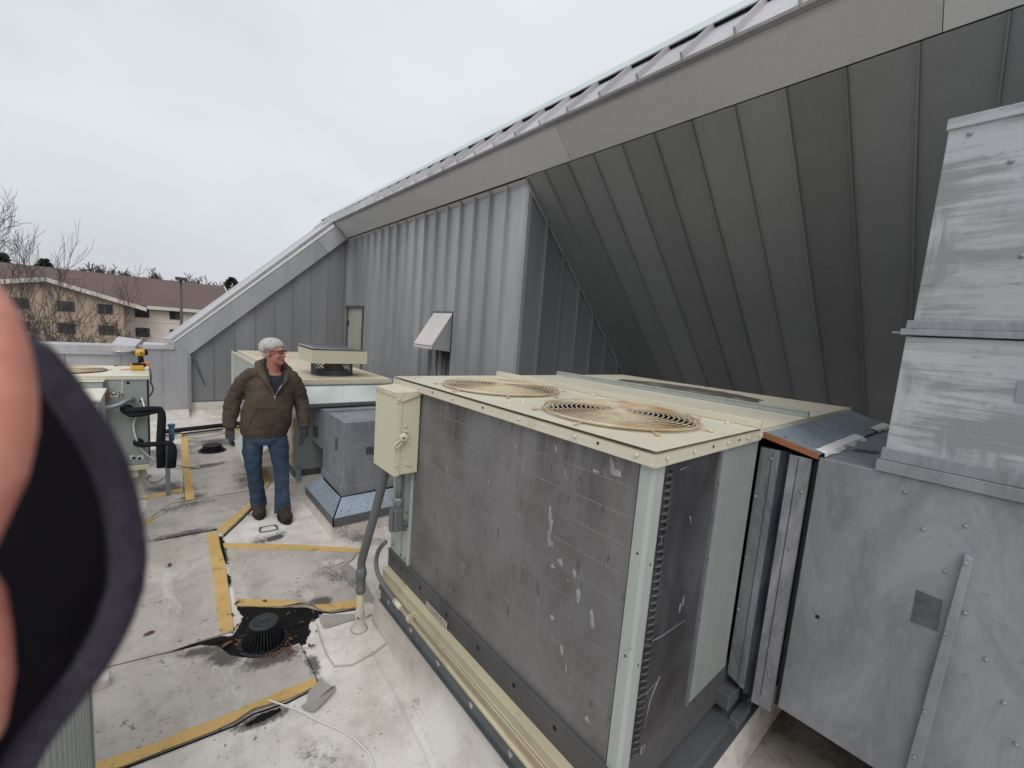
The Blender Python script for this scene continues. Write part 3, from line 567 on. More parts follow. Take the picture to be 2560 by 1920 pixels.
m = MB(); q0 = e0-rn*.03-rs*.0+rs*.02; q1 = b-rn*.03; m.prism([(v.x, -2.9, v.z) for v in (q0, q1, q1-rn*.04, q0-rn*.04)], (0, YB+2.85, 0)); m.prism([(q1.x, -2.9, q1.z), (4.5, -2.9, b.z-.03), (4.5, -2.9, b.z-.07), (q1.x, -2.9, q1.z-.04)], (0, YB+3.1, 0)); m.build('roof_deck_filler', M['hole'], B)  # unseen dark filler added to stop light leaking under the roof panels
m = MB(); m.prism([(3.14, 9.945, 4.03), (3.36, 9.945, 3.80), (3.44, 9.945, 3.80), (3.44, 9.945, 4.40)], (0, .05, 0)); m.prism([(3.40, 3.99, 3.83), (3.44, 3.99, 3.79), (3.9, 3.99, 3.79), (3.9, 3.99, 3.9)], (0, 5.95, 0)); m.build('eave_blocking', M['fascia'], B)
m = MB(); m.prism([(.56, 10.04, .2), (8.9, 10.04, .2), (8.9, 10.04, 4.5), (3.6, 10.04, 4.42), (.56, 10.04, 1.40)], (0, .04, 0)); m.build('end_wall_filler', M['hole'], B)  # unseen dark closure added behind wall three against a light leak
m = MB(); m.box(4.4, 9, -3, YB+.28, 3.9, b.z-.02); m.build('roof_core', M['zinc_roof'], B)
# raking verge going down to the parapet
lo0, lo1 = Vector((.506, 9.9, 1.129)), Vector((3.351, 9.9, 3.803)); up0, up1 = Vector((.311, 9.9, 1.363)), Vector((3.116, 9.9, 4.03)); tp0, tp1 = Vector((.262, 9.93, 1.412)), Vector((3.052, 9.93, 4.09))
jt = [0, .62*1.38, 1]
for s0, s1 in ((0, .861), (.863, 1)):
    m = MB(); q = [lo0.lerp(lo1, s0), lo0.lerp(lo1, s1), up0.lerp(up1, s1), up0.lerp(up1, s0)]
    m.hexa(q, [v+Vector((0, .06, 0)) for v in q]); m.build('verge_fascia', M['fascia'] if False else M['zinc_light'], B)
    dn = Vector((-.69, 0, .72))
    q = [up0.lerp(up1, s0), up0.lerp(up1, s1)]; m = MB(); m.hexa([q[0]+Vector((0, -.008, 0)), q[1]+Vector((0, -.008, 0)), q[1]+Vector((0, .06, 0)), q[0]+Vector((0, .06, 0))], [v+dn*.012+Vector((0, w, 0)) for v, w in ((q[0], -.008), (q[1], -.008), (q[1], .06), (q[0], .06))]); m.build('verge_lip', M['zinc_light'], B)
q = [up0, up1, tp1, tp0]
m = MB(); m.hexa([v+Vector((0, .012, 0)) for v in q], [v+Vector((0, .06, 0)) for v in q]); m.build('verge_strip', M['fascia'], B)
# lower roof wing behind the verge
wa, wb = tp0+Vector((0, -.01, 0)), Vector((e0.x, 9.92, e0.z)); YK = 11.85
yw = [9.92, 10.3, 10.68, 11.06, 11.44, YK]
for i in range(5):
    m = MB(); q = [Vector((wa.x-.02*i, yw[i]+.001, wa.z-.02*i)), Vector((wb.x+.04, yw[i]+.001, wb.z+.04)), Vector((wb.x+.04, yw[i+1]-.001, wb.z+.04)), Vector((wa.x-.02*i, yw[i+1]-.001, wa.z-.02*i))]
    m.hexa([v-rn*.03 for v in q], q)
    if i in (0,): m.bar(q[0]+rn*.004, q[1]+rn*.004, .02, .014, rn)
    m.build('roof_panel', M['zinc_roof'], B)
# ------------------------------------------------------------------ parapet
PW = thing('parapet_wall', (.2, 9.55, 0), 'low grey metal parapet with folded coping running left from the sloped verge', 'parapet wall')
YP = 9.865
m = MB(); m.box(-.12, .152, YP, YP+.05, .13, 1.30); m.build('parapet_panel', M['zinc_light'], PW, .003)
m = MB(); m.prism([(.155, YP, .13), (.503, YP, .13), (.503, YP, 1.165), (.315, YP, 1.37), (.155, YP, 1.325)], (0, .05, 0)); m.build('parapet_panel', M['zinc_light'], PW, .003)
# notch side under the verge
m = MB(); m.box(.506, .53, YP+.005, 9.99, .13, 1.12); m.build('parapet_return', M['zinc_light'], PW, .003)
m = MB(); m.box(.531, .555, YP+.02, YP+.06, .13, 1.13); m.build('downpipe', M['zinc_light'], PW, .004)
m = MB(); m.prism([(-.12, YP+.05, -.001), (-.12, 9.57, -.001), (-.12, 9.66, .02), (-.12, YP-.03, .09), (-.12, YP-.012, .13), (-.12, YP+.05, .13)], (.63, 0, 0)); m.build('base_flashing', M['membrane_c'], PW)
m = MB(); m.box(-.12, .315, YP-.02, 10.5, 1.255, 1.325); m.build('coping', M['zinc_roof'], PW, .004)
m = MB(); m.box(-.12, .31, YP-.028, YP-.004, 1.246, 1.26); m.build('coping_lip', M['zinc_roof'], PW)
xl = [-6.5, -5, -3.5, -2, -1.1, -.42, -.125]
for i in range(len(xl)-1):
    m = MB(); m.box(xl[i]+.002, xl[i+1]-.002, 10.12, 10.2, .2, 1.12); m.build('parapet_panel', M['zinc_light'], PW, .003)
m = MB(); m.box(-6.5, -.125, 10.09, 10.6, 1.13, 1.27); m.build('coping', M['zinc_roof'], PW, .004)
m = MB(); m.box(-6.5, -.125, 10.08, 10.11, 1.112, 1.135); m.build('coping_lip', M['zinc_roof'], PW)
m = MB(); m.hexa([(-.53, 9.80, 1.20), (-.215, 9.75, 1.20), (-.14, 10.75, 1.27), (-.50, 11.4, 1.27)], [(-.53, 9.80, 1.30), (-.215, 9.75, 1.30), (-.14, 10.75, 1.35), (-.50, 11.4, 1.36)]); m.build('coping_cap', M['zinc_roof'], PW)
m = MB(); m.prism([(-6.5, 10.2, -.001), (-6.5, 10.03, -.001), (-6.5, 10.1, .06), (-6.5, 10.115, .198), (-6.5, 10.2, .198)], (6.37, 0, 0)); m.build('base_flashing', M['membrane_c'], PW)
# leaning bar
m = MB(); m.bar(Vector((.93, 9.93, .0)) if False else onz((540, 1029), .012), Vector((.60, 9.955, 1.075)), .035, .035, (0, -1, 0)); tag(m.build('metal_bar', M['rail'], bevel=.003, origin=onz((540, 1029))), 'dark steel bar leaning against the grey metal wall', 'metal bar')
# hood on wall one
hx0, hx1 = XW-.036, 3.10
H_ = thing('wall_vent_hood', (XW, 5.73, 1.68), 'white sheet-metal vent hood sticking out of the grey metal wall', 'vent hood')
hw = weathered('hood_white', (.60, .56, .53), .06, 3, .5)
m = MB(); m.hexa([(hx0, 5.45, 2.215), (hx0, 6.0, 2.215), (hx1, 6.0, 1.73), (hx1, 5.45, 1.73)], [(hx0, 5.45, 2.235), (hx0, 6.0, 2.235), (hx1-.012, 6.0, 1.74), (hx1-.012, 5.45, 1.74)]); m.build('hood_front', hw, H_, .002)
for yy in (5.455, 5.985):
    m = MB(); m.prism([(hx0, yy, 2.214), (hx1+.004, yy, 1.729), (hx1+.004, yy, 1.69), (hx0, yy, 1.66)], (0, .01, 0)); m.build('hood_side', M['zinc_light'], H_)
m = MB(); m.box(hx1-.008, hx1+.004, 5.452, 6.0, 1.685, 1.728); m.build('hood_lip', hw, H_)
m = MB(); m.box(hx0+.0, XW-.004, 5.44, 6.01, 2.236, 2.26); m.build('wall_flange', M['rail'], H_)
m = MB(); m.box(XW-.03, XW-.002, 5.5, 5.95, 1.0, 1.0) if False else None
m = MB(); m.prism([(hx0+.03, 5.47, 1.665), (hx0+.03, 5.98, 1.665), (hx1+.03, 5.98, 1.70), (hx1+.03, 5.47, 1.70)], (0, 0, .01)); m.build('hood_opening', M['hole'], H_)
m = MB(); r2 = random.Random(5)
for k in range(9):
    yy = 5.52+.05*k; w = r2.uniform(.03, .07); h = r2.uniform(.25, .6)
    m.prism([(XW-.0025, yy-w/2, 1.66), (XW-.0025, yy+w/2, 1.66), (XW-.0025, yy+w*.25, 1.66-h), (XW-.0025, yy-w*.2, 1.66-h*.93)], (.0015, 0, 0))
m.build('soot_streak', M['stain'], H_)
# ================================================================== large rooftop unit
U = thing('rooftop_unit', (1.15, 1.5, .25), 'large cream-topped rooftop air conditioner with two rusty round fan grilles and grey coil', 'air conditioner')
X0, X1, X2, X3, Y0, Y1, ZL = 1.13, 1.94, 2.58, 3.50, .638, 2.43, 1.687
CB = thing('equipment_curb', (1.1, 1.5, 0), 'white membrane-wrapped curb beneath the large rooftop unit', 'curb')
m = MB(); vs = []; ny, nu = 60, 12
for i in range(ny+1):
    y_ = .50+(2.53-.50)*i/ny; y_c = min(max(y_, .5), 2.47)
    foot = 1.135-(2.50-y_)*.155
    for j in range(nu+1):
        u = j/nu; x_ = foot+(1.112-foot)*(1-(1-u)**1.8) if foot < 1.1 else 1.10+.012*u; z_ = .246*u**1.7
        wv = mnoise.noise(Vector((y_*2.2, u*1.4, 3.1)))*.022+mnoise.noise(Vector((y_*7, u*3, 9)))*.007
        vs.append((x_-wv*math.sin(math.pi*u), y_, max(z_+wv*.5*math.sin(math.pi*u), -.001)))
m.add(vs, [(i*(nu+1)+j, i*(nu+1)+j+1, (i+1)*(nu+1)+j+1, (i+1)*(nu+1)+j) for i in range(ny) for j in range(nu)], True)
m.build('curb_face', M['membrane_c'], CB)
m = MB(); m.box(1.115, 1.2, .62, 2.46, 0, .2445); m.build('curb_core', M['membrane_c'], CB)
m = MB(); m.prism([(1.2, .62, -.001), (1.2, .56, .03), (1.2, .60, .245), (1.2, .7, .245), (1.2, .7, -.001)], (2.4, 0, 0)); m.build('curb_face', M['membrane'], CB)
m = MB(); m.prism([(1.2, 2.46, -.001), (1.2, 2.50, .03), (1.2, 2.46, .245), (1.2, 2.4, .245), (1.2, 2.4, -.001)], (2.4, 0, 0)); m.build('curb_face', M['membrane_c'], CB)
RL = thing('steel_rail', (1.1, 1.5, .25), 'dark galvanised steel rail frame between the curb and the large rooftop unit', 'steel rail')
m = MB(); m.box(1.09, 1.098, .6, 2.40, .25, .345); m.box(1.075, 1.16, .6, 2.40, .345, .35); m.box(1.078, 1.1, .6, 2.4, .245, .2495); m.box(1.075, 1.079, .6, 2.4, .325, .345); m.build('front_rail', M['rail'], RL)
m = MB(); m.box(1.16, 3.5, .60, .608, .25, .345); m.box(1.16, 3.5, .59, .75, .345, .35); m.box(1.16, 3.5, .575, .60, .245, .2495); m.build('side_rail', M['rail'], RL)
m = MB(); m.box(1.16, 3.5, 2.392, 2.40, .25, .345); m.build('back_rail', M['rail'], RL)
m = MB(); r3 = random.Random(9)
for yy in (2.28, 1.98, 1.68, 1.38, 1.10, .85):
    a = .018; pts = [Vector((1.0885, yy+a*math.cos(t)*r3.uniform(.5, 1.1), .30+.024*math.sin(t)*r3.uniform(.6, 1.1))) for t in [k*.7 for k in range(9)]]; m.prism(pts, (.0012, 0, 0))
m.build('paint_drip', M['membrane_c'], RL)
# base rails of the unit
m = MB(); m.box(1.135, 1.15, .66, 2.41, .462, .575); m.box(1.13, 1.15, .66, 2.41, .575, .58); m.build('base_rail', M['basedark'], U, .002)
m = MB(); m.box(1.16, 3.48, .655, .67, .40, .575); m.build('base_rail', M['basedark'], U, .002)
m = MB()
for yy in (2.33, 2.22, 1.98, 1.70, 1.42, 1.16, .92): m.lathe((1.1345, yy, .535), [(.011, 0), (.011, -.002)], 10, (-1, 0, 0))
m.build('base_holes', M['hole'], U)
for z0, z1, xx in ((.405, .462, 1.10), (.352, .398, 1.095)):
    m = MB(); m.box(xx, xx+.035, .63, 2.405, z0+.006, z1-.006); m.box(xx-.006, xx+.04, .63, 2.405, z1-.006, z1); m.box(xx-.006, xx+.04, .63, 2.405, z0, z0+.006); m.build('base_channel', M['tan_chan'], U, .002)
m = MB(); m.prism([(1.131, 1.90, .455), (1.131, 1.68, .455), (1.131, 1.68, .505), (1.131, 1.90, .505)], (-.0015, 0, 0)); lab = m.build('data_label', M['paper_old'], U)
m = MB()
for k in range(6):
    for j in range(9):
        w = r3.uniform(.006, .019); y_ = 1.892-.0235*j; m.box(1.1286, 1.1294, y_-w, y_, .498-.0072*k, .5002-.0072*k)
m.build('label_print', M['ink'], lab)
# cabinet core
m = MB(); m.box(1.185, 3.49, .70, 2.40, .36, 1.63); m.build('cabinet_core', M['basedark'], U)
# coil on the front face
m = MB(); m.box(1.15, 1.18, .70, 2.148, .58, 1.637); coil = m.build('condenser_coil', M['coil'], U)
m = MB(); z = .66
while z < 1.63: m.box(1.1494, 1.1505, .70, 2.146, z, z+.0022); z += .0985
m.build('fin_seams', weathered('fin_seam', (.29, .285, .285), .3, 9, .5, .3, dirt=(.20, .195, .19), dirt_at=(.5, .62), dirt_scale=5, stretch=(1, 1, 1)), coil)
m = MB(); r4 = random.Random(21)
for (px, py, a, b) in [(1530,1165,.011,.035),(1540,1180,.03,.012),(1490,1178,.018,.006),(1390,1120,.007,.016),(1377,1296,.012,.05),(1373,1345,.012,.03),(1222,1205,.006,.016),(1310,1170,.004,.012),(1380,1360,.006,.01),(1402,1406,.016,.014),(1383,1416,.010,.010),(1437,1433,.010,.018),(1446,1488,.010,.030),(1480,1546,.012,.044),(1381,1543,.012,.012),(1404,1624,.011,.022),(1118,1172,.004,.014),(1416,1670,.004,.02),(1255,1285,.006,.008),(1110,1395,.004,.006),(1425,1545,.003,.01),(1470,1800,.012,.012),(1300,1285,.004,.008),(1290,1115,.005,.01),(1250,1080,.004,.008),(1420,1450,.004,.007),(1300,1150,.005,.02)]:
    c = onx((px, py), 1.149); pts = []
    for k in range(11):
        t = 2*math.pi*k/11; q = r4.uniform(.65, 1.15); pts.append(c+Vector((0, a*q*math.cos(t)+.15*b*math.sin(t), b*q*math.sin(t))))
    m.prism(pts, (-.0008, 0, 0))
m.build('bent_fins', weathered('bent_fin', (.36, .355, .36), .35, 45, .6, .1, dirt=(.22, .215, .21), dirt_at=(.45, .6), dirt_scale=35, stretch=(1, 1, .3)), coil, kind='stuff')
# side coil
m = MB(); m.box(1.215, 1.60, .655, .69, .575, 1.637); sc_ = m.build('condenser_coil', M['coil_d'], U)
m = MB(); z = .60
while z < 1.62:
    m.tube([(1.222, .653, z), (1.238, .642, z+.003), (1.25, .642, z+.006), (1.262, .652, z+.008)], .0045, 6); z += .0255
m.build('return_bends', M['coil_d'], sc_)
m = MB()
for (pts) in [[(1560,1625),(1600,1618),(1655,1590),(1712,1550)], [(1610,1820),(1625,1750),(1650,1690)], [(1700,1175),(1722,1165)], [(1725,1290),(1727,1310)], [(1605,1885),(1612,1860)], [(1590,1745),(1612,1738),(1640,1705)]]:
    m.tube([ony(p, .6535) for p in pts], .0022, 5)
for (px, py) in [(1654,1355),(1708,1503),(1603,1875),(1700,1520)]:
    c = ony((px, py), .6535); m.ell(c, (.008, .0012, .02), 8, 6)
m.build('scratches', weathered('scratch', (.27, .27, .29), .2, 30, .5, .3), sc_, kind='stuff')
# corner post, panels
m = MB(); m.prism([(1.145, .695, .47), (1.145, .655, .47), (1.160, .648, .47), (1.212, .648, .47), (1.212, .66, .47), (1.16, .665, .47), (1.158, .695, .47)], (0, 0, 1.17)); m.build('corner_post', M['palegreen'], U, .002)
m = MB(); m.box(1.145, 1.185, 2.15, 2.405, .575, 1.637); m.box(1.138, 1.15, 2.15, 2.17, .575, 1.637); m.build('end_panel', M['palegreen'], U, .003)
m = MB(); m.box(1.1435, 1.1455, 2.245, 2.26, .575, 1.637); m.build('panel_seam', M['palegreen_d'], U)
m = MB()
for (yy, zz) in ((2.19, .61), (2.24, .61), (2.19, .9), (2.35, .63)): m.lathe((1.1375, yy, zz), [(.006, 0), (.006, .002)], 8, (-1, 0, 0))
m.build('screw_holes', M['hole'], U)
m = MB(); m.box(1.602, 1.618, .645, .69, .575, 1.637); m.build('coil_edge_strip', M['galv'], U)
m = MB(); m.box(1.62, 1.965, .648, .69, .575, 1.637); m.build('side_panel', M['palegreen_d'], U, .003)
# lids
def lid(x0, x1, mat, name='lid_panel', drop=.045):
    m = MB(); m.box(x0, x1, Y0, Y1, ZL-.012, ZL); 
    m.box(x0, x1, Y0-.002, Y0+.01, ZL-drop, ZL-.012); m.box(x0, x1, Y1-.01, Y1+.002, ZL-drop, ZL-.012)
    if x0 == X0: m.box(x0-.002, x0+.01, Y0-.002, Y1+.002, ZL-drop, ZL-.012)
    return m.build(name, mat, U, .003)
# first lid has two round openings: built as a plate with holes
def lid_holes():
    bm = bmesh.new(); m = MB(); holes = [((1.52, 1.86), .312), ((1.535, 1.065), .312)]
    # split the plate in two cells along y, each a square ring round its hole
    cells = [((X0, 1.4635, X1, Y1), holes[0]), ((X0, Y0, X1, 1.4625), holes[1])]
    for (a, b, c, d_), ((hx, hy), hr) in cells:
        n_ = 64; ov = []; iv = []
        for k in range(n_):
            t = 2*math.pi*k/n_; dx, dy = math.cos(t), math.sin(t); iv.append(Vector((hx+dx*hr, hy+dy*hr, ZL)))
            s = min(((c-hx)/dx if dx > 1e-6 else 9e9), ((a-hx)/dx if dx < -1e-6 else 9e9), ((d_-hy)/dy if dy > 1e-6 else 9e9), ((b-hy)/dy if dy < -1e-6 else 9e9))
            ov.append(Vector((hx+dx*s, hy+dy*s, ZL)))
        for (cx_, cy_) in ((a, b), (a, d_), (c, b), (c, d_)):
            k = min(range(n_), key=lambda i: (ov[i]-Vector((cx_, cy_, ZL))).length); ov[k] = Vector((cx_, cy_, ZL))
        dz = Vector((0, 0, -.012)); vs = ov+iv+[v+dz for v in ov]+[v+dz for v in iv]
        m.add(vs, [f for k in range(n_) for j in [(k+1) % n_] for f in ((k, j, n_+j, n_+k), (2*n_+k, 3*n_+k, 3*n_+j, 2*n_+j), (n_+k, n_+j, 3*n_+j, 3*n_+k))])
    m.box(X0-.002, X0+.008, Y0-.002, Y1+.002, ZL-.046, ZL-.0125); m.box(X0+.009, X1, Y0-.002, Y0+.008, ZL-.046, ZL-.0125); m.box(X0+.009, X1, Y1-.008, Y1+.002, ZL-.046, ZL-.0125)
    m.box(X0-.005, X0-.0025, Y0-.002, Y1, ZL-.049, ZL-.040); m.box(X0-.002, X1, Y0-.005, Y0-.0025, ZL-.049, ZL-.040)
    return m.build('lid_panel', M['cream'], U)
lid_holes()
lid(X1+.004, X2, M['cream']); lid(X2+.003, X3, M['cream'])
m = MB(); m.box(X1-.012, X1+.010, Y0, Y1, ZL+.001, ZL+.032); m.build('lid_flange', M['cream'], U, .002)
m = MB(); m.box(X2-.012, X2+.012, Y0, Y1, ZL+.001, ZL+.03); m.box(X2-.02, X2+.02, Y0, Y1, ZL+.028, ZL+.032); m.build('lid_flange', M['palegreen'], U, .002)
m = MB()
for k in range(20):
    t = 2*math.pi*k/20; pass
pts = [Vector((2.98+.30*math.cos(2*math.pi*k/40)*(1+.06*math.sin(3*k)), 1.55+.55*math.sin(2*math.pi*k/40)*(1+.05*math.sin(5*k)), ZL+.0006)) for k in range(40)]
m.prism(pts, (0, 0, .0012)); m.build('exhaust_stain', weathered('exhaust_soot', (.10, .085, .065), .4, 4, .8, dirt=(.42, .38, .28), dirt_at=(.5, .68), dirt_scale=5, stretch=(1, 1, 1)), U)
# fan grilles: concentric wires
for (hx, hy) in ((1.52, 1.86), (1.535, 1.065)):
    gme = MB(); R0 = .328
    def ring(c, r, w, n_=56, k_=5):
        vs = []; fs = []
        for i in range(n_):
            a = 2*math.pi*i/n_
            for j in range(k_):
                b = 2*math.pi*j/k_; rr_ = r+w*math.cos(b); vs.append(Vector((c[0]+rr_*math.cos(a), c[1]+rr_*math.sin(a), c[2]+w*math.sin(b))))
        for i in range(n_):
            for j in range(k_): fs.append((i*k_+j, ((i+1) % n_)*k_+j, ((i+1) % n_)*k_+(j+1) % k_, i*k_+(j+1) % k_))
        return vs, fs
    k = 0; r_ = R0
    while r_ > .035:
        q = ring((hx, hy, ZL+.012+.012*(1-(r_/R0)**2)), r_, .0031 if k else .0055); gme.add(*q, smooth=True); k += 1; r_ -= .0205
    gr_ = gme.build('fan_grille', M['grille'], U)
    m = MB(); m.lathe((hx, hy, ZL+.025), [(.03, -.004), (.03, .003), (.001, .004)], 16)
    for k in range(8):
        a = 2*math.pi*k/8+.2; u = Vector((math.cos(a), math.sin(a), 0)); c = Vector((hx, hy, ZL))
        m.tube([c+u*.02+Vector((0, 0, .020)), c+u*.17+Vector((0, 0, .016)), c+u*.328+Vector((0, 0, .008)), c+u*.375+Vector((0, 0, .005))], .003, 5)
    m.build('grille_spokes', M['grille'], gr_)
    m = MB(); c = Vector((hx, hy, ZL-.22))
    for k in range(4):
        a = 2*math.pi*k/4+.5; u = Vector((math.cos(a), math.sin(a), 0)); w = Vector((-u.y, u.x, 0))
        m.hexa([c+u*.05-w*.05, c+u*.28-w*.11, c+u*.28+w*.09+Vector((0, 0, .05)), c+u*.05+w*.05+Vector((0, 0, .03))], [q+Vector((0, 0, .003)) for q in (c+u*.05-w*.05, c+u*.28-w*.11, c+u*.28+w*.09+Vector((0, 0, .05)), c+u*.05+w*.05+Vector((0, 0, .03)))])
    m.lathe(c, [(.06, -.02), (.06, .1), (.05, .12)], 16); m.build('fan', M['basedark'], U)
    m = MB(); vs = []; n_ = 40
    for zz in (ZL-.012, ZL-.30):
        for i in range(n_): a = 2*math.pi*i/n_; vs.append(Vector((hx+.318*math.cos(a), hy+.318*math.sin(a), zz)))
    m.add(vs, [(i, (i+1) % n_, n_+(i+1) % n_, n_+i) for i in range(n_)]+[tuple(range(n_, 2*n_))], True); m.build('fan_shroud', M['hole'], U)
    m = MB()
    for k in range(8):
        a = 2*math.pi*k/8+.2; u = Vector((math.cos(a), math.sin(a), 0)); c = Vector((hx, hy, ZL)); m.lathe(c+u*.372+Vector((0, 0, .001)), [(.010, 0), (.010, .006), (.004, .012)], 6)
    m.build('grille_screws', M['grille'], gr_)
# screws
m = MB()
for yy in (.70, .95, 1.25, 1.75, 2.1, 2.36): m.lathe((X0-.0035, yy, ZL-.026), [(.007, 0), (.007, .004), (.003, .007)], 6, (-1, 0, 0))
for xx in (1.19, 1.36, 1.62, 1.80, 1.92): m.lathe((xx, Y0-.0035, ZL-.026), [(.007, 0), (.007, .004), (.003, .007)], 6, (0, -1, 0))
for (xx, yy) in ((1.3, 1.42), (1.34, 1.47), (1.2, 2.3), (1.25, 2.36), (1.86, 2.2), (1.9, 1.5), (1.9, 1.0), (1.25, 1.46), (1.88, .75)): m.lathe((xx, yy, ZL+.0005), [(.011, 0), (.011, .004), (.005, .010)], 6)
m.build('screws', M['cream'], U, kind='stuff')
m = MB()
for yy in (.85, 1.5, 1.95): m.lathe((X0-.0035, yy, ZL-.026), [(.005, 0), (.005, .0015)], 8, (-1, 0, 0))
for xx in (1.5, 1.72): m.lathe((xx, Y0-.0035, ZL-.026), [(.005, 0), (.005, .0015)], 8, (0, -1, 0))
for zz in (1.5, 1.2, .95, .75): m.lathe((1.61, .6445, zz), [(.004, 0), (.004, .001)], 6, (0, -1, 0))
for zz in (1.35, 1.0): m.lathe((1.1445, .67, zz), [(.004, 0), (.004, .001)], 6, (-1, 0, 0)); m.lathe((1.19, .6475, zz-.04), [(.004, 0), (.004, .001)], 6, (0, -1, 0))
m.build('screw_holes', M['hole'], U)
# gas pipe along the rail
gp_ = thing('gas_pipe', (1.06, 2.2, .38), 'thin cream-painted pipe running along the base of the large rooftop unit', 'pipe')
m = MB(); m.tube([(1.066, 2.08, .385), (1.062, 1.4, .382), (1.06, .5, .38)], .0105, 10); m.build('pipe_run', M['tan_chan'], gp_)
m = MB(); m.tube([(1.066, 2.15, .387), (1.066, 2.07, .385)], .0155, 12); m.build('pipe_coupling', M['beige_pale'], gp_)
m = MB(); m.tube([(1.065, 1.97, .384), (1.065, 1.945, .384)], .018, 12); m.box(1.055, 1.10, 1.952, 1.962, .384, .41); m.build('pipe_clamp', M['tan_chan'], gp_)
wire('flexible_conduit', [(1.085, 2.35, .66), (1.07, 2.41, .58), (1.06, 2.42, .50), (1.06, 2.38, .435), (1.064, 2.28, .40), (1.066, 2.15, .387)], .0135, M['pvc'], 'thin grey flexible conduit curving down to the cream pipe', 'conduit', 10)
# disconnect box
D = thing('disconnect_box', (1.07, 2.235, 1.17), 'cream electrical disconnect box with a rusty top on the corner of the large unit', 'electrical box')
m = MB(); m.box(1.004, 1.143, 2.102, 2.372, 1.175, 1.628); m.build('box_body', M['beige_pale'], D, .003)
m = MB(); m.box(.998, 1.0035, 2.094, 2.374, 1.172, 1.622); m.box(1.0035, 1.030, 2.0945, 2.0985, 1.172, 1.60); m.build('box_door', M['beige_pale'], D, .002)
m = MB(); m.hexa([(.994, 2.090, 1.632), (1.145, 2.090, 1.640), (1.145, 2.376, 1.640), (.994, 2.376, 1.632)], [(.994, 2.090, 1.640), (1.145, 2.090, 1.648), (1.145, 2.376, 1.648), (.994, 2.376, 1.640)])
m.prism([(.994, 2.0905, 1.638), (1.145, 2.0905, 1.645), (1.145, 2.0905, 1.625), (1.03, 2.0905, 1.588), (.994, 2.0905, 1.582)], (0, .0035, 0)); m.box(.992, .9965, 2.092, 2.376, 1.615, 1.6315); m.build('box_hood', M['cream_rust'], D, .0015)
m = MB()
for q in ((1.008, 2.089, 1.605), (1.012, 2.093, 1.235)): m.lathe(q, [(.007, 0), (.006, .004), (.003, .006)], 8, (0, -1, 0))
for q in ((1.06, 2.101, 1.45), (1.08, 2.101, 1.23), (1.095, 2.101, 1.22)): m.lathe(q, [(.011, 0), (.011, .0015), (.004, .002)], 10, (0, -1, 0))
m.build('box_screws', M['beige_pale'], D)
m = MB(); m.box(1.045, 1.08, 2.094, 2.1015, 1.385, 1.425); hd = m.build('hasp', M['beige_pale'], D, .002)
m = MB(); m.box(1.05, 1.066, 2.0925, 2.0945, 1.39, 1.415); m.build('hasp_slot', M['hole'], hd)
PL = thing('padlock', (1.04, 2.08, 1.39), 'cream-painted round padlock hanging on the hasp of the disconnect box', 'padlock')
m = MB(); m.lathe((1.038, 2.078, 1.395), [(.021, -.010), (.024, -.006), (.024, .006), (.021, .010)], 20, (-.4, -1, 0)); m.build('lock_body', M['beige_pale'], PL)
m = MB(); m.box(1.026, 1.042, 2.0645, 2.068, 1.392, 1.398); m.build('keyway', M['hole'], PL)
m = MB(); q = [Vector((1.03, 2.08, 1.382)), Vector((1.01, 2.076, 1.376)), Vector((.992, 2.074, 1.366)), Vector((.984, 2.074, 1.352)), Vector((.992, 2.074, 1.34)), Vector((1.01, 2.076, 1.345)), Vector((1.026, 2.08, 1.362)), Vector((1.04, 2.084, 1.38))]; m.tube(q, .0045, 8); m.tube([(1.05, 2.082, 1.388), (1.062, 2.086, 1.386), (1.066, 2.094, 1.392)], .0045, 8); m.build('shackle', M['beige_pale'], PL)
# conduits under the box
pb = onz((898, 1572)); ptop = ony((905, 1425), pb.y)
FC = thing('flexible_conduit', (pb.x, pb.y, 0), 'thick grey flexible conduit rising from a cream roof pipe to the disconnect box', 'conduit')
b0 = Vector((1.045, 2.30, 1.18)); mid1 = onx((955, 1255), (b0.x+pb.x)/2+.0); mid2 = ony((915, 1375), pb.y-.0)
pts = [b0, b0+Vector((-.004, .01, -.07)), b0.lerp(ptop, .33)+Vector((-.004, 0, -.03)), b0.lerp(ptop, .66)+Vector((-.016, 0, -.03)), ptop+Vector((-.004, 0, .06)), ptop]
m = MB(); P2 = []
for i in range(len(pts)-1):
    p0 = pts[max(i-1, 0)]; p1 = pts[i]; p2 = pts[i+1]; p3 = pts[min(i+2, len(pts)-1)]
    for s in range(6):
        t = s/6; P2.append(.5*((2*p1)+(p2-p0)*t+(2*p0-5*p1+4*p2-p3)*t*t+(3*p1-p0-3*p2+p3)*t**3))
P2.append(pts[-1]); m.tube(P2, .0265, 14); m.build('conduit_hose', M['pvc'], FC)
m = MB(); z1 = ptop.z
m.lathe((pb.x, pb.y, 0), [(.024, z1-.15), (.031, z1-.15), (.031, z1-.125), (.028, z1-.12), (.028, z1-.05), (.033, z1-.045), (.035, z1-.02), (.033, z1+.0), (.029, z1+.012)], 16); m.build('conduit_coupling', M['pvc'], FC)
m = MB(); m.tube([(pb.x, pb.y, .02), (pb.x, pb.y, z1-.14)], .0225, 14); m.build('roof_pipe', weathered('pipe_cream', (.54, .48, .33), .08, 3, .5), FC)
m = MB(); m.lathe((pb.x, pb.y, 0), [(.055, .0), (.045, .012), (.034, .03), (.031, .09), (.033, .11), (.028, .13), (.024, .15)], 14); m.build('pipe_boot', M['membrane_c'], FC)
m = MB(); m.lathe((pb.x-.012, pb.y-.024, .10), [(.016, 0), (.012, .004)], 8, (-.3, -1, .1)); m.build('boot_tear', M['rust'], FC)
LB = thing('rigid_conduit', (1.09, 2.2, .7), 'short grey steel conduit with an elbow fitting below the disconnect box', 'conduit')
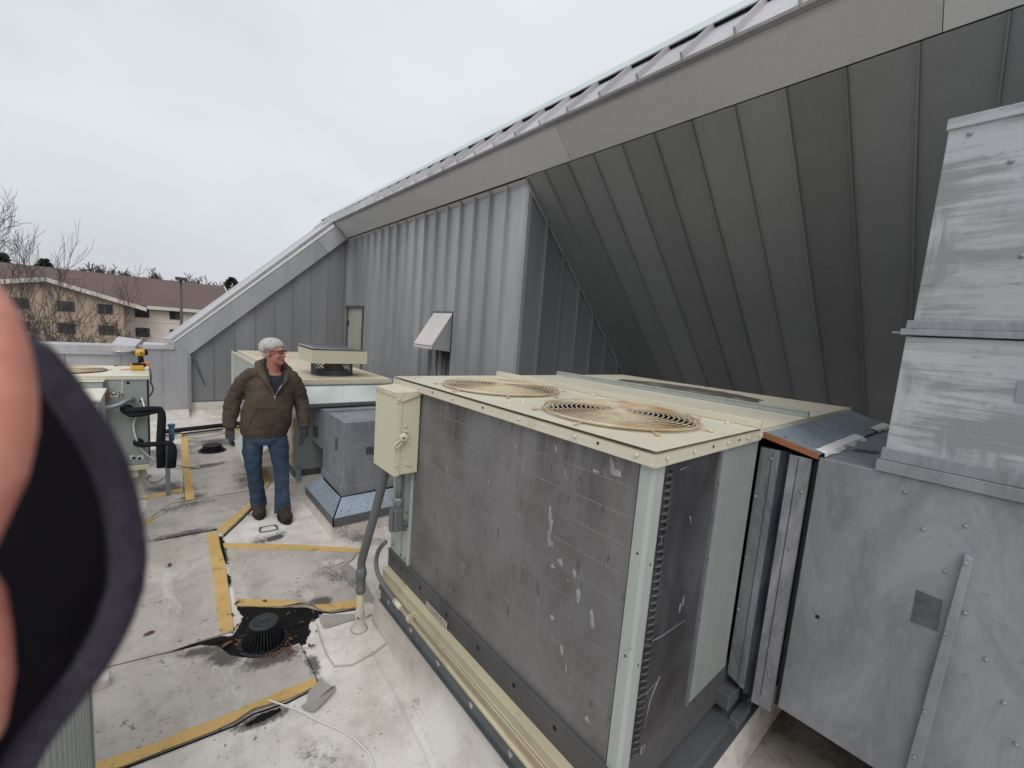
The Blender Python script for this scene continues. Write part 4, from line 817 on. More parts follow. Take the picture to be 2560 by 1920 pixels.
m = MB(); m.tube([(1.085, 2.19, 1.18), (1.085, 2.195, .99)], .0215, 14); m.build('conduit_pipe', M['pvc_blue'], LB)
m = MB(); m.lathe((1.085, 2.195, .96), [(.022, -.02), (.028, -.015), (.029, .02), (.031, .03), (.029, .04), (.022, .045)], 14); m.build('fitting_collar', M['pvc_blue'], LB)
m = MB(); m.box(1.045, 1.112, 2.165, 2.228, .80, .945); m.build('fitting_body', M['pvc'], LB, .016)
m = MB(); m.prism([(1.043, 2.196+.026*math.cos(2*math.pi*k/20), .872+(.05 if math.sin(2*math.pi*k/20) > 0 else -.05)+.024*math.sin(2*math.pi*k/20)) for k in range(20)], (-.004, 0, 0)); m.build('fitting_cover', M['pvc'], LB, .001)
m = MB(); m.lathe((1.112, 2.20, .83), [(.02, 0), (.02, .03)], 12, (1, 0, 0)); m.box(1.112, 1.14, 2.185, 2.2, .79, .815); m.build('fitting_hub', M['pvc'], LB)
# ================================================================== right hand ductwork
XD = 2.06
def onD(px, py): return onx((px, py), XD)
DT = thing('duct_box', (2.5, -.2, .5), 'big silver-painted duct box with a vertical bar, raised off the roof at lower right', 'duct')
zt, zb, yl = 1.598, .47, .452
m = MB(); m.box(XD, 3.6, -1.6, yl, zb, zt); m.build('duct_shell', M['silver'], DT, .004)
a, b, c, d_ = onD(2412, 1382), onD(2436, 1394), onD(2302, 1925), onD(2262, 1925)
m = MB(); dx = Vector((-.028, 0, 0)); m.hexa([a, b, c, d_], [a+dx, b+dx, c+dx, d_+dx]); dn_ = (d_-a)*.35; m2 = m.build('stiffener_bar', M['silver'], DT, .003)
m = MB()
for p in [(2415,1402),(2364,1428),(2365,1576),(2314,1768),(2288,1880),(2412,1532),(2465,1648),(2510,1756),(2540,1860),(2263,1230),(2308,1323),(2414,1315)]:
    c = onD(*p); off = -.03 if p in [(2415,1402),(2365,1576),(2314,1768),(2288,1880)] else -.001; m.lathe(c+Vector((off, 0, 0)), [(.0065, 0), (.006, .004), (.003, .0065)], 8, (-1, 0, 0))
m.build('rivets', M['silver'], DT, kind='stuff')
m = MB(); c = onD(2044, 1542); m.lathe(c+Vector((-.0006, 0, 0)), [(.0075, 0), (.0075, .0012)], 14, (-1, 0, 0)); m.build('test_hole', M['hole'], DT)
m = MB(); q = [onD(*p) for p in [(2291,1474),(2357,1501),(2344,1579),(2276,1553),(2281,1530)]]; m.prism([v+Vector((-.0008, 0, 0)) for v in q], (-.0012, 0, 0)); m.build('bare_patch', M['bare'], DT)
m = MB(); q = [onz(p, zt) for p in [(2058,1138),(2230,1174),(2240,1168),(2226,1108),(2092,1090)]]; m.prism([v+Vector((0, 0, .001)) for v in q], (0, 0, .003)); m.build('cover_flap', M['silver_dark'], DT)
m = MB(); q = [onz(p, zt+.004) for p in [(2130,1128),(2190,1136),(2200,1130),(2140,1122)]]; m.prism([v+Vector((0, 0, .001)) for v in q], (0, 0, .001)); m.build('bare_patch', M['bare'], DT)
m = MB(); m.box(XD-.004, XD+.03, yl+.002, yl+.012, zb+.01, zt-.02); m.build('seam_gap', M['hole'], DT)
RS = thing('duct_riser', (2.6, -.4, zt), 'tall brush-painted silver duct riser standing on the duct box at the right edge', 'duct')
yr = .246
zj = onx((2280, 838), XD).z; zt2 = onx((2372, 303), XD).z
m = MB(); m.box(XD+.004, 3.3, -1.5, yr+.012, zt+.003, zj-.004); m.build('lower_section', M['silver_brush'], RS, .003)
m = MB(); m.box(XD+.004, 3.3, -1.5, yr-.0, zj+.022, zt2); m.build('upper_section', M['silver_brush'], RS, .003)
m = MB(); m.box(XD-.012, 3.32, -1.52, yr+.028, zj, zj+.022); m.box(XD-.012, XD+.02, yr+.028, yr+.05, zj+.004, zj+.010); m.box(XD-.003, 3.31, -1.51, yr+.016, zj+.0225, zj+.052); m.build('flange_joint', M['silver'], RS, .002)
m = MB(); m.box(XD-.014, 3.32, -1.52, yr+.028, zt+.002, zt+.045); m.box(XD-.006, 3.31, -1.51, yr+.02, zt+.046, zt+.09); m.build('base_flange', M['silver'], RS, .002)
m = MB(); m.box(XD-.004, 3.31, -1.51, yr+.006, zt2-.03, zt2+.006); m.build('top_flange', M['silver_brush'], RS, .002)
m = MB()
for p in [(2425,334),(2528,403),(2555,640)]: m.lathe(onx(p, XD+.003), [(.008, 0), (.007, .004), (.003, .007)], 8, (-1, 0, 0))
m.build('rivets', M['silver'], RS, kind='stuff')
m = MB(); q = [onx(p, XD+.003) for p in [(2545,952),(2575,955),(2570,1012),(2535,1005)]]; m.prism(q, (-.0012, 0, 0)); m.build('bare_patch', M['galv'], RS)
# flexible connector between the unit and the duct box
FX = thing('flex_connector', (2.0, .55, .5), 'dark fabric flexible connector between two silver-painted strips beside the unit', 'duct connector')
XF = 1.99
m = MB(); m.hexa([(XF, .645, .53), (XF+.02, .645, .53), (XF+.02, .645, 1.60), (XF, .645, 1.60)], [(XF, .572, .50), (XF+.02, .572, .50), (XF+.02, .572, 1.60), (XF, .572, 1.60)]); m.build('metal_strip', M['strip_dirty'], FX, .002)
m = MB(); m.hexa([(XF, .535, .47), (XF+.02, .535, .47), (XF+.02, .535, 1.595), (XF, .535, 1.595)], [(XF+.03, .466, .455), (XF+.05, .466, .455), (XF+.05, .466, 1.59), (XF+.03, .466, 1.59)]); m.build('metal_strip', M['strip_dirty'], FX, .002)
m = MB()
for (yy, zz, xx) in ((.60, 1.56, XF), (.638, 1.38, XF), (.638, 1.1, XF), (.638, .85, XF), (.48, 1.45, XF+.024), (.49, 1.2, XF+.02), (.49, .62, XF+.02)): m.lathe((xx-.0005, yy, zz), [(.007, 0), (.006, .004), (.003, .006)], 8, (-1, 0, 0))
m.build('rivets', M['silver'], FX, kind='stuff')
m = MB()
for yy in (.596, .505): m.box(XF-.002+(.012 if yy < .55 else 0), XF+.012, yy-.0012, yy+.0012, .52, 1.59)
m.build('strip_crease', M['stain'], FX)
m = MB(); vs = []; n_ = 12
for i in range(n_+1):
    z = .475+(1.60-.475)*i/n_
    for j, (yy, xx) in enumerate(((.575, XF+.016), (.555, XF+.03+.006*math.sin(i*1.7)), (.533, XF+.016))): vs.append((xx, yy, z))
m.add(vs, [(i*3+j, i*3+j+1, (i+1)*3+j+1, (i+1)*3+j) for i in range(n_) for j in range(2)]); m.build('fabric', M['navy'], FX)
m = MB(); m.box(XF+.05, 3.4, .47, .64, .55, 1.55); m.build('dark_core', M['hole'], FX)
RH = thing('rain_cover', (2.7, .56, 1.62), 'sloping galvanised cover sheet with a rusty folded edge over the flexible connector', 'cover sheet')
m = MB(); q = [Vector((1.965, .66, 1.668)), Vector((3.52, .66, 1.668)), Vector((3.55, .44, 1.602)), Vector((2.02, .445, 1.612))]
m.hexa(q, [v+Vector((0, 0, .004)) for v in q]); m.build('cover_plate', M['spotted'], RH)
m = MB(); e0_ = [q[0]+Vector((-.004, 0, .006)), q[3]+Vector((-.004, 0, .006))]; m.hexa([e0_[0], e0_[1], e0_[1]+Vector((.022, 0, 0)), e0_[0]+Vector((.022, 0, 0))], [v+Vector((0, 0, -.022)) for v in (e0_[0], e0_[1], e0_[1]+Vector((.004, 0, 0)), e0_[0]+Vector((.004, 0, 0)))]); m.build('rusty_edge', M['rust'], RH)
m = MB(); r5 = random.Random(2)
for x0_, x1_ in ((2.06, 2.75), (3.1, 3.5)):
    vs = []; n_ = 10
    for i in range(n_+1):
        xx = x0_+(x1_-x0_)*i/n_; vs += [(xx, .47, 1.6225+r5.uniform(0, .004)), (xx, .435, 1.618), (xx, .425+r5.uniform(-.014, .008), 1.604+r5.uniform(-.002, .004))]
    m.add(vs, [(i*3+j, i*3+j+1, (i+1)*3+j+1, (i+1)*3+j) for i in range(n_) for j in range(2)])
m.build('peeling_tape', M['white_wire'], RH, kind='stuff')
m = MB(); m.tube([(1.95, .70, 1.70), (1.958, .67, 1.70), (1.97, .66, 1.685), (1.99, .652, 1.682)], .005, 6); m.build('tie_wire', M['cream'], RH)
wire('loose_strap', [onz((2228, 1110), 1.61), onz((2236, 1085), 1.63), onx((2245, 1070), 2.6), onx((2256, 1055), 2.7)], .008, M['pvc'], 'grey loose strap curling up beside the duct riser', 'strap')
m = MB(); m.box(1.93, 2.05, .60, .66, .40, .47); m.box(1.95, 2.1, .56, .60, .33, .37); br = m.build('steel_bracket', M['rail'], bevel=.004, origin=(2, .6, .4)); tag(br, 'grease-stained steel bracket under the flexible connector', 'bracket')
# ================================================================== middle unit with the exhaust vent
ZB = 1.33; BX0, BX1, BY0, BY1 = 1.17, 2.27, 4.93, 9.0
V = thing('rooftop_unit', (1.8, 7, .2), 'long cream-topped rooftop unit with rust-stained lid behind the man', 'air conditioner')
m = MB(); m.box(1.19, 2.24, 4.98, 8.96, .30, 1.285); m.build('cabinet', M['palegreen_d'], V, .004)
m = MB(); m.box(1.175, 2.25, 4.965, 8.97, .235, .30); m.build('base_rail', M['basedark'], V, .003)
CBB = thing('equipment_curb', (1.8, 7, 0), 'white membrane-wrapped curb under the long unit behind the man', 'curb')
m = MB(); m.prism([(1.14, 4.86, -.001), (1.14, 4.93, .03), (1.14, 4.96, .23), (1.14, 8.98, .23), (1.14, 8.98, -.001)], (1.14, 0, 0)); m.build('curb_face', M['membrane_c'], CBB)
ysec = [BY0, 6.3, 7.7, BY1]
for i in range(3):
    m = MB(); y0, y1 = ysec[i]+.002, ysec[i+1]-.002; m.box(BX0, BX1, y0, y1, ZB-.012, ZB); m.box(BX0-.002, BX0+.01, y0, y1, ZB-.055, ZB-.0125); m.box(BX1-.01, BX1+.002, y0, y1, ZB-.055, ZB-.0125)
    if i == 0: m.box(BX0, BX1, y0-.004, y0+.008, ZB-.055, ZB-.0125)
    m.build('lid_panel', M['cream_rust'] if i else rusty('cream_lid', (.58, .54, .40), .54, .74, 2.2), V, .003)
m = MB()
for xx in (1.25, 1.42, 1.76, 2.05, 2.10, 2.22): m.lathe((xx, BY0-.0025, ZB-.03), [(.009, 0), (.008, .005), (.003, .008)], 6, (0, -1, 0))
m.build('screws', M['beige_pale'], V, kind='stuff')
m = MB(); q = [(1.20, 4.925, 1.262), (2.24, 4.925, 1.262), (2.24, 4.70, 1.10), (1.20, 4.70, 1.10)]; m.hexa(q, [Vector(v)+Vector((0, -.004, .006)) for v in q]); m.build('sloped_panel', M['spotted_w'], V)
m = MB(); m.box(1.195, 2.245, 4.675, 4.702, 1.07, 1.105); m.build('panel_lip', M['rail'], V, .002)
m = MB(); m.box(1.20, 2.24, 4.91, 4.94, 1.258, 1.274); m.build('panel_strip', M['galv'], V)
m = MB(); m.box(1.20, 2.24, 4.705, 4.975, 1.06, 1.07); m.build('panel_bottom', M['palegreen_d'], V)
# intake panel and low drip hood on the left side of the unit
m = MB(); m.box(1.09, 1.168, 5.6, 8.92, .62, 1.30); m.build('intake_panel', M['palegreen'], V, .004)
m = MB(); m.box(1.075, 1.09, 8.88, 8.94, .6, 1.325); m.box(1.075, 1.09, 5.58, 5.63, .6, 1.325); m.box(1.075, 1.091, 5.64, 8.87, 1.285, 1.325); m.build('intake_trim', M['beige_pale'], V, .002)
m = MB(); q = [(1.18, 5.45, .60), (1.18, 6.5, .60), (.81, 6.5, .30), (.79, 5.45, .25)]; m.hexa(q, [Vector(v)+Vector((-.004, 0, .006)) for v in q]); m.build('drip_hood', M['palegreen'], V)
m = MB(); m.prism([(1.18, 5.45, .595), (.79, 5.45, .245), (1.18, 5.45, .24)], (0, .01, 0)); m.build('hood_side', rusty('hood_rust', (.45, .44, .38), .45, .66, 5), V)
m = MB(); m.box(1.165, 1.186, 4.99, 5.4, .36, .9); m.build('rusty_panel', rusty('rust_panel', (.55, .52, .44), .42, .62, 5), V)
m = MB(); m.box(1.19, 1.24, 4.90, 4.964, .21, .33); m.build('corner_clip', M['galv'], V, .004)
# exhaust vent with mesh
EC = Vector((1.70, 5.42, ZB))
EV = thing('exhaust_vent', EC, 'square cream exhaust vent cap over a round wire-mesh skirt on the long unit', 'exhaust vent')
zm0, zm1, rm = ZB+.002, ZB+.175, .235
m = MB(); n_, rows = 34, 7
for i in range(n_):
    for s in (1, -1):
        pts = []
        for j in range(rows+1):
            a = 2*math.pi*(i+s*j*.5)/n_; pts.append((EC.x+rm*math.cos(a), EC.y+rm*math.sin(a), zm0+(zm1-zm0)*j/rows))
        m.tube(pts, .0045, 4, False)
m.build('mesh_guard', M['rail'], EV, kind='stuff')
m = MB(); m.lathe(EC, [(rm+.006, .0), (rm+.006, .012), (rm-.004, .012), (rm-.004, 0)], 32); m.lathe(EC, [(.20, .0), (.20, .055), (.195, .06)], 28); m.build('base_ring', M['basedark'], EV)
m = MB(); m.lathe(EC+Vector((.02, 0, 0)), [(.115, .05), (.115, .21), (.09, .215)], 20); m.build('motor', M['basedark'], EV)
m = MB(); m.lathe(EC+Vector((.0, -.09, 0)), [(.05, .05), (.05, .20)], 12); m.build('motor_bracket', M['rust'], EV)
hw_ = .315; z0, z1 = ZB+.165, ZB+.315
m = MB(); ex, ey = EC.x, EC.y
m.box(ex-hw_, ex+hw_, ey-hw_, ey-hw_+.006, z0, z1); m.box(ex-hw_, ex+hw_, ey+hw_-.006, ey+hw_, z0, z1); m.box(ex-hw_, ex-hw_+.006, ey-hw_+.0065, ey+hw_-.0065, z0, z1); m.box(ex+hw_-.006, ex+hw_, ey-hw_+.0065, ey+hw_-.0065, z0, z1); m.box(ex-hw_+.0065, ex+hw_-.0065, ey-hw_+.0065, ey+hw_-.0065, z1-.03, z1-.026)
m.build('cap_skirt', M['beige_pale'], EV)
m = MB(); m.hexa([(ex-hw_+.02, ey-hw_+.02, z1-.024), (ex+hw_-.02, ey-hw_+.02, z1-.024), (ex+hw_-.02, ey+hw_-.02, z1-.024), (ex-hw_+.02, ey+hw_-.02, z1-.024)], [(ex-hw_+.02, ey-hw_+.02, z1+.022), (ex+hw_-.02, ey-hw_+.02, z1+.008), (ex+hw_-.02, ey+hw_-.02, z1+.012), (ex-hw_+.02, ey+hw_-.02, z1+.026)]); m.build('damper_lid', M['rail'], EV)
m = MB(); m.bar((ex-hw_+.012, ey-hw_+.012, z1+.022), (ex-hw_+.012, ey+hw_-.012, z1+.03), .02, .012); m.bar((ex-hw_+.012, ey-hw_+.012, z1+.022), (ex-.05, ey-hw_+.012, z1+.016), .014, .01); m.build('lid_edge', M['zinc_roof'], EV)
# silver duct elbow and its curb
E_ = thing('duct_elbow', (1.6, 4.3, 0), 'silver-painted duct elbow dropping through the roof on a spotted flashing beside the man', 'duct')
dx0, dx1, dy0, dy1, dz1 = 1.372, 2.12, 3.97, 4.60, 1.05
ysm = onx((818, 1026), dx0).y
m = MB(); m.box(dx0, dx1, dy0, dy1, .40, dz1-.002); m.build('vertical_section', M['silver_dark'], E_, .005)
m = MB(); m.box(dx0-.004, dx1+.004, ysm-.002, 4.985, .625, dz1); m.build('horizontal_section', M['silver_dark'], E_, .005)
m = MB(); m.box(dx0-.012, dx0+.01, ysm-.012, ysm+.012, .60, dz1+.006); m.box(dx0-.01, dx1+.01, ysm-.012, ysm+.035, dz1, dz1+.022); m.build('joint_flange', M['silver_dark'], E_, .002)
m = MB(); m.box(dx0-.012, dx1+.012, dy0-.012, dy1+.012, .33, .42); m.build('drop_collar', M['silver_dark'], E_, .003)
m = MB(); m.tube([(dx0-.014, 4.5, .338), (dx0-.016, dy0-.016, .325), (dx1, dy0-.016, .330)], .010, 6); m.tube([(dx0-.016, dy0-.016, .325), (1.243, 3.812, .19), (1.243, 3.812, .11)], .007, 6); m.build('sealant_bead', M['muck'], E_)
m = MB(); tz, bz = .335, .19
t_ = [(dx0-.012, dy0-.012, tz), (dx1+.02, dy0-.012, tz), (dx1+.02, dy1+.012, tz), (dx0-.012, dy1+.012, tz)]; b_ = [(1.243, 3.812, bz), (2.26, 3.812, bz), (2.26, 4.76, bz), (1.243, 4.76, bz)]
m.add(b_+t_, [(0, 1, 5, 4), (1, 2, 6, 5), (2, 3, 7, 6), (3, 0, 4, 7)]); m.build('sloped_flashing', M['spotted'], E_)
m = MB(); m.box(1.243, 2.26, 3.812, 4.76, .105, .1895); m.build('flashing_skirt', M['rail'], E_, .002)
m = MB(); q = [onx(p, dx0-.0045) for p in [(783,1064),(796,1064),(796,1094),(789,1094),(783,1088)]]; m.prism(q, (-.001, 0, 0)); q = [onx(p, dx0-.0005) for p in [(838,1093),(844,1095),(844,1125),(837,1126)]]; m.prism(q, (-.001, 0, 0)); q = [ony(p, dy0-.0005) for p in [(915,1118),(945,1115),(945,1136),(914,1137)]]; m.prism(q, (0, -.001, 0)); m.build('bare_patch', M['bare'], E_)
CE = thing('equipment_curb', (1.7, 4.2, 0), 'white membrane-wrapped curb under the silver duct elbow', 'curb')
m = MB(); m.hexa([(1.235, 3.80, -.001), (2.27, 3.80, -.001), (2.27, 4.77, -.001), (1.235, 4.77, -.001)], [(1.256, 3.825, .108), (2.25, 3.825, .108), (2.25, 4.75, .108), (1.256, 4.75, .108)]); m.build('curb_face', M['membrane_c'], CE, .004)
# ================================================================== left unit
CY_ = 5.6; cz0, cz1 = .385, 1.302; cxr = -.045
Q = thing('rooftop_unit', (-.8, 6, .39), 'grey-green condensing unit with a cream lid, data label and black insulated pipes at left', 'air conditioner')
m = MB(); m.box(-1.5, cxr, CY_, 6.5, cz0, cz1-.02); m.build('cabinet', M['palegreen_d'], Q, .004)
m = MB(); m.box(-1.52, -.028, CY_-.012, 6.52, cz1-.012, cz1); m.box(-1.52, -.028, CY_-.012, CY_-.002, cz1-.04, cz1-.0125); m.box(-.038, -.028, CY_-.0015, 6.52, cz1-.04, cz1-.0125); m.build('lid_panel', M['cream'], Q, .003)
m = MB(); m.box(-.044, -.032, 5.66, 6.46, .42, 1.25); m.build('coil', M['coil_d'], Q)
fc = Vector((-.66, 6.05, cz1)); fg = MB(); r_ = .30; k = 0
while r_ > .03: fg.add(*ring((fc.x, fc.y, cz1+.012), r_, .0045, 40, 4), smooth=True); r_ -= .024
m = MB(); m.lathe(fc, [(.31, .0006), (.31, .002), (.001, .0021)], 32); m.build('fan_opening', M['hole'], Q); fgo = fg.build('fan_grille', M['grille'], Q)
m = MB()
for k in range(4):
    a = math.pi*k/4; u = Vector((math.cos(a), math.sin(a), 0)); m.tube([fc-u*.34+Vector((0, 0, .006)), fc+Vector((0, 0, .016)), fc+u*.34+Vector((0, 0, .006))], .003, 5)
m.build('grille_spokes', M['grille'], fgo)
ly = CY_-.0012
def lp(px, py): return ony((px, py), ly)
m = MB(); q = [lp(*p) for p in [(273.5,947.5),(308,948),(306.5,994),(275,993)]]; m.prism(q, (0, -.0012, 0)); lbl = m.build('data_label', M['paper'], Q)
m = MB(); r6 = random.Random(4)
for row in range(11):
    yy = 950+row*2.5; x = 275.5
    while x < 303: w = r6.uniform(2, 7); a, b = ony((x, yy), ly-.0013), ony((min(x+w, 305), yy+1.1), ly-.0013); m.box(a.x, b.x, a.y-.0005, a.y, b.z, a.z); x += w+r6.uniform(.8, 2)
c = ony((284, 983), ly-.0013); m.lathe(c, [(.024, 0), (.024, .0006)], 20, (0, -1, 0))
for (x, yy) in ((295, 979), (295, 985), (295, 990), (301, 984), (303, 989)): a = ony((x, yy), ly-.0013); m.box(a.x, a.x+.018, a.y-.0005, a.y, a.z-.014, a.z)
m.build('label_print', M['ink'], lbl)
m = MB(); c = ony((284, 983), ly-.0021); m.lathe(c, [(.017, 0), (.017, .0004)], 20, (0, -1, 0)); m.build('label_emblem', M['paper'], lbl)
m = MB()
for (x, yy) in ((320, 957), (334, 1145), (349, 1146), (353, 1003)): m.lathe(ony((x, yy), CY_-.0005), [(.014, 0), (.014, .0015)], 12, (0, -1, 0))
m.build('plug_holes', M['hole'], Q)
m = MB()
for (x0, x1) in ((325, 337), (342, 360)): a, b = lp(x0, 1141), lp(x1, 1146); m.box(a.x, b.x, CY_-.002, CY_-.0005, min(a.z, b.z)-.008, max(a.z, b.z)+.008)
m.build('port_label', M['paper'], Q)
m = MB(); c = ony((324, 1040), CY_-.0005); m.lathe(c, [(.033, 0), (.033, .006), (.02, .008)], 16, (0, -1, 0)); m.build('knockout', M['palegreen'], Q)
m = MB(); m.box(-1.5, -.04, CY_-.03, CY_+.06, cz0-.05, cz0-.004); m.box(-1.5, -.06, 6.4, 6.5, cz0-.05, cz0-.004); m.build('base_frame', M['beige_pale'], Q, .003)
m = MB(); m.box(-.5, -.13, CY_+.0, CY_+.04, cz0-.13, cz0-.06); m.build('cross_beam', M['beige_pale'], Q)
for (x, yy) in ((-.125, 5.72), (-1.3, 5.72), (-.125, 6.4)):
    m = MB(); m.lathe((x, yy, 0), [(.10, .0), (.075, .012), (.06, .03), (.052, .06), (.05, cz0-.055)], 16); m.build('support_leg', M['membrane_c'], Q)
# access boxes on the front of the left unit
m = MB(); m.box(-1.2, -.36, CY_-.10, CY_-.004, .60, 1.255); b1 = m.build('access_box', M['palegreen'], Q, .004)
m = MB(); m.box(-1.2, -.35, CY_-.11, CY_-.013, 1.256, 1.262); m.build('box_top', M['cream'], b1, .002)
m = MB(); a = ony((267, 990), CY_-.05); m.box(-.357, -.325, CY_-.06, CY_-.004, a.z-.03, a.z+.04); m.build('switch', M['rust'], b1)
m = MB(); q = ony((262, 990), 4.7); NB = thing('rooftop_unit', (-.8, 4.4, 0), 'small pale metal cabinet half hidden behind the fleece cuff at left', 'air conditioner')
m.box(-1.3, q.x, 4.2, 4.72, .5, q.z+.04); m.build('cabinet', M['palegreen'], NB, .006)
m = MB(); m.box(-1.32, q.x+.012, 4.18, 4.735, q.z+.041, q.z+.06); m.build('lid_panel', M['cream'], NB, .003)
m = MB(); m.box(-1.25, q.x-.08, 4.25, 4.67, 0, .5); m.build('plinth', M['membrane_c'], NB)
# pipes
yp = CY_-.10
IP = thing('insulated_pipe', (.0, yp, .4), 'thick black foam-insulated pipe looping out of the left unit and down to the roof', 'pipe')
h1 = ony((316, 1022), CY_); e1 = ony((404, 1024), yp); bt = ony((403, 1168), yp); h2 = ony((346, 1106), CY_); e2 = ony((431, 1108), yp-.03); b2_ = ony((428, 1168), yp-.03)
m = MB(); m.tube([h1+Vector((0, .02, 0)), h1+Vector((.0, -.06, 0)), h1+Vector((.03, -.10, -.004)), h1+Vector((.08, -.10, .0)), e1+Vector((-.06, 0, .012)), e1+Vector((-.015, 0, .006)), e1+Vector((0, 0, -.03)), e1+Vector((0, 0, -.1)), bt+Vector((0, 0, .25)), bt], [.034, .034, .033, .03, .028, .03, .032, .036, .038, .038], 14); m.build('pipe_loop', M['foam'], IP)
m = MB(); m.lathe(h1, [(.048, 0), (.05, .004), (.045, .012)], 18, (0, -1, 0)); m.build('pipe_grommet', M['black'], IP)
IP2 = thing('insulated_pipe', (.1, yp, .4), 'shorter black foam-insulated pipe leaving the lower hole of the left unit', 'pipe')
m = MB(); m.tube([h2+Vector((0, .02, 0)), h2+Vector((0, -.07, 0)), h2+Vector((.03, -.11, -.003)), e2+Vector((-.05, 0, .006)), e2+Vector((-.015, 0, 0)), e2+Vector((0, 0, -.04)), e2+Vector((0, 0, -.1)), b2_], [.026, .026, .026, .025, .027, .034, .040, .040], 14); m.build('pipe_loop', M['foam'], IP2)
m = MB(); m.lathe(h2, [(.042, 0), (.044, .004), (.038, .012)], 18, (0, -1, 0)); m.build('pipe_grommet', M['black'], IP2)
m = MB(); m.tube([h1+Vector((.0, -.06, -.03)), h1+Vector((.03, -.11, -.045)), h1+Vector((.1, -.115, -.045)), e1+Vector((-.03, -.02, -.02))], [.02, .022, .022, .012], 10); m.build('second_line', M['foam'], IP)
pl = onz((425, 1078), .10); pr_ = onz((565, 1062), .10)
LP = thing('insulated_pipe', (pl.x, pl.y, 0), 'long straight black insulated pipe running low across the roof behind the man', 'pipe')
m = MB(); dr = (pr_-pl).normalized(); m.tube([pl-dr*.12, pl+dr*.8, pl+dr*1.9], .035, 12); m.build('pipe_run', M['foam'], LP)
m = MB(); m.tube([pl-dr*.1+Vector((0, -.06, -.05)), pl+dr*1.9+Vector((0, -.06, -.05))], .012, 8); m.build('copper_line', M['black'], LP)
m = MB()
for s in (.1, .75, 1.5): m.box((pl+dr*s).x-.04, (pl+dr*s).x+.04, (pl+dr*s).y-.12, (pl+dr*s).y+.06, 0, .055)
m.build('pipe_blocks', M['membrane_c'], LP)
vb = ony((429, 1082), 6.0)
m = MB(); m.tube([vb+Vector((0, 0, .09)), vb+Vector((0, 0, -.09))], .026, 10); m.lathe(vb, [(.02, .07), (.035, .075), (.035, .10)], 10); tag(m.build('valve', M['blue'], origin=vb), 'small blue pipe valve beside the black insulated pipes', 'valve')
sp0 = ony((418, 1100), 5.62); m = MB(); m.box(sp0.x-.02, sp0.x+.02, 5.60, 5.64, .0, sp0.z); 
for k in range(6): pass
tag(m.build('strut_post', M['galv'], bevel=.003, origin=(sp0.x, 5.62, 0)), 'short galvanised strut post between the black pipes', 'post')
hz = ony((372, 1162), CY_-.1)
wire('white_cable', [ony(p, yv) for p, yv in [((354,995),CY_),((357,1005),CY_-.03),((360,1020),CY_-.06)]]+[ony(p, CY_-.02) for p in [(343,1040),(336,1052),(334,1068),(340,1095),(350,1118),(372,1140),(392,1152)]], .008, M['white_wire'], 'white cable hanging in a loop on the front of the left unit', 'cable')
wire('whip_conduit', [ony((331, 998), CY_), ony((326, 999), CY_-.05), ony((315, 1003), CY_-.08), ony((300, 1011), CY_-.1), ony((280, 1017), CY_-.1), ony((262, 1019), CY_-.06)], .022, M['pvc_blue'], 'grey flexible conduit curving across the front of the left unit', 'conduit', 10)
wire('thin_cord', [(-.03, 6.3, cz1+.004), (-.018, 6.2, 1.28), ony((378, 940), 6.0), ony((377, 955), 6.0), ony((383, 972), 6.0), ony((378, 985), 6.0), ony((371, 993), 6.0)], .006, M['black'], 'black cord hanging off the right edge of the left unit', 'cord')
m = MB(); q = [onz(p, .02) for p in [(425, 1166), (500, 1169)]]; m.tube([q[0]+Vector((0, 0, .02)), q[1]], .014, 8); tag(m.build('plastic_pipe', M['tan_chan'], origin=q[0]), 'thin beige pipe lying on the roof beside the black pipes', 'pipe')
# ------------------------------------------------------------------ tools on the left unit
zt_ = cz1
c0 = onz((301, 925), zt_)
DR = thing('cordless_drill', c0, 'yellow and black cordless drill with a long bit standing on the left unit', 'drill')
Dx = Vector((1, 0, 0)); Dz = Vector((0, 0, 1))
def dp(px, py): return ony((px, py), c0.y)
hl = dp(333, 875); hr_ = dp(362, 878)
m = MB(); m.tube([dp(338, 882), dp(341, 882), dp(352, 882), dp(361, 881), dp(363, 881)], [.028, .040, .042, .040, .028], 14); m.build('drill_body', M['drill_y'], DR)
m = MB(); m.tube([dp(359, 876), dp(362, 880), dp(361, 887)], .030, 8); m.build('motor_end', M['black'], DR)
m = MB(); m.tube([dp(326, 880.5), dp(330, 881), dp(338, 882)], [.012, .022, .026], 12); m.build('chuck', M['base' 'dark'], DR)
m = MB(); m.tube([dp(279, 878), dp(300, 879), dp(327, 880.5)], [.004, .0065, .0065], 8); m.build('drill_bit', M['steel'], DR)
m = MB(); m.tube([dp(350, 886), dp(352, 896), dp(353.5, 907)], [.026, .024, .026], 12); m.build('grip', M['black'], DR)
m = MB(); a, b = dp(330, 906), dp(366, 917); m.box(a.x, b.x, c0.y-.045, c0.y+.045, b.z, b.z+.045); m.build('battery', M['black'], DR, .008)
m = MB(); m.box(a.x-.01, a.x+.10, c0.y-.052, c0.y+.05, zt_+.003, b.z+.02); m.build('battery_base', M['drill_y'], DR, .01)
m = MB(); m.box(b.x-.05, b.x+.03, c0.y-.04, c0.y+.05, b.z+.01, b.z+.05); m.build('battery_clip', M['orange'], DR, .008)
m = MB(); m.box(dp(341, 888).x, dp(345, 888).x, c0.y-.012, c0.y+.012, dp(342, 894).z, dp(342, 886).z); m.build('trigger', M['drill_y'], DR, .004)
m = MB(); m.box(dp(351, 879).x, dp(355, 879).x, c0.y-.044, c0.y-.041, dp(352, 884).z, dp(352, 880).z); m.build('side_badge', M['black'], DR)
SD = thing('screwdriver', onz((345, 921), zt_), 'screwdriver with black and yellow handle lying in front of the drill', 'screwdriver')
a, b, c = onz((300, 925), zt_+.012), onz((330, 922), zt_+.015), onz((359, 920), zt_+.018)
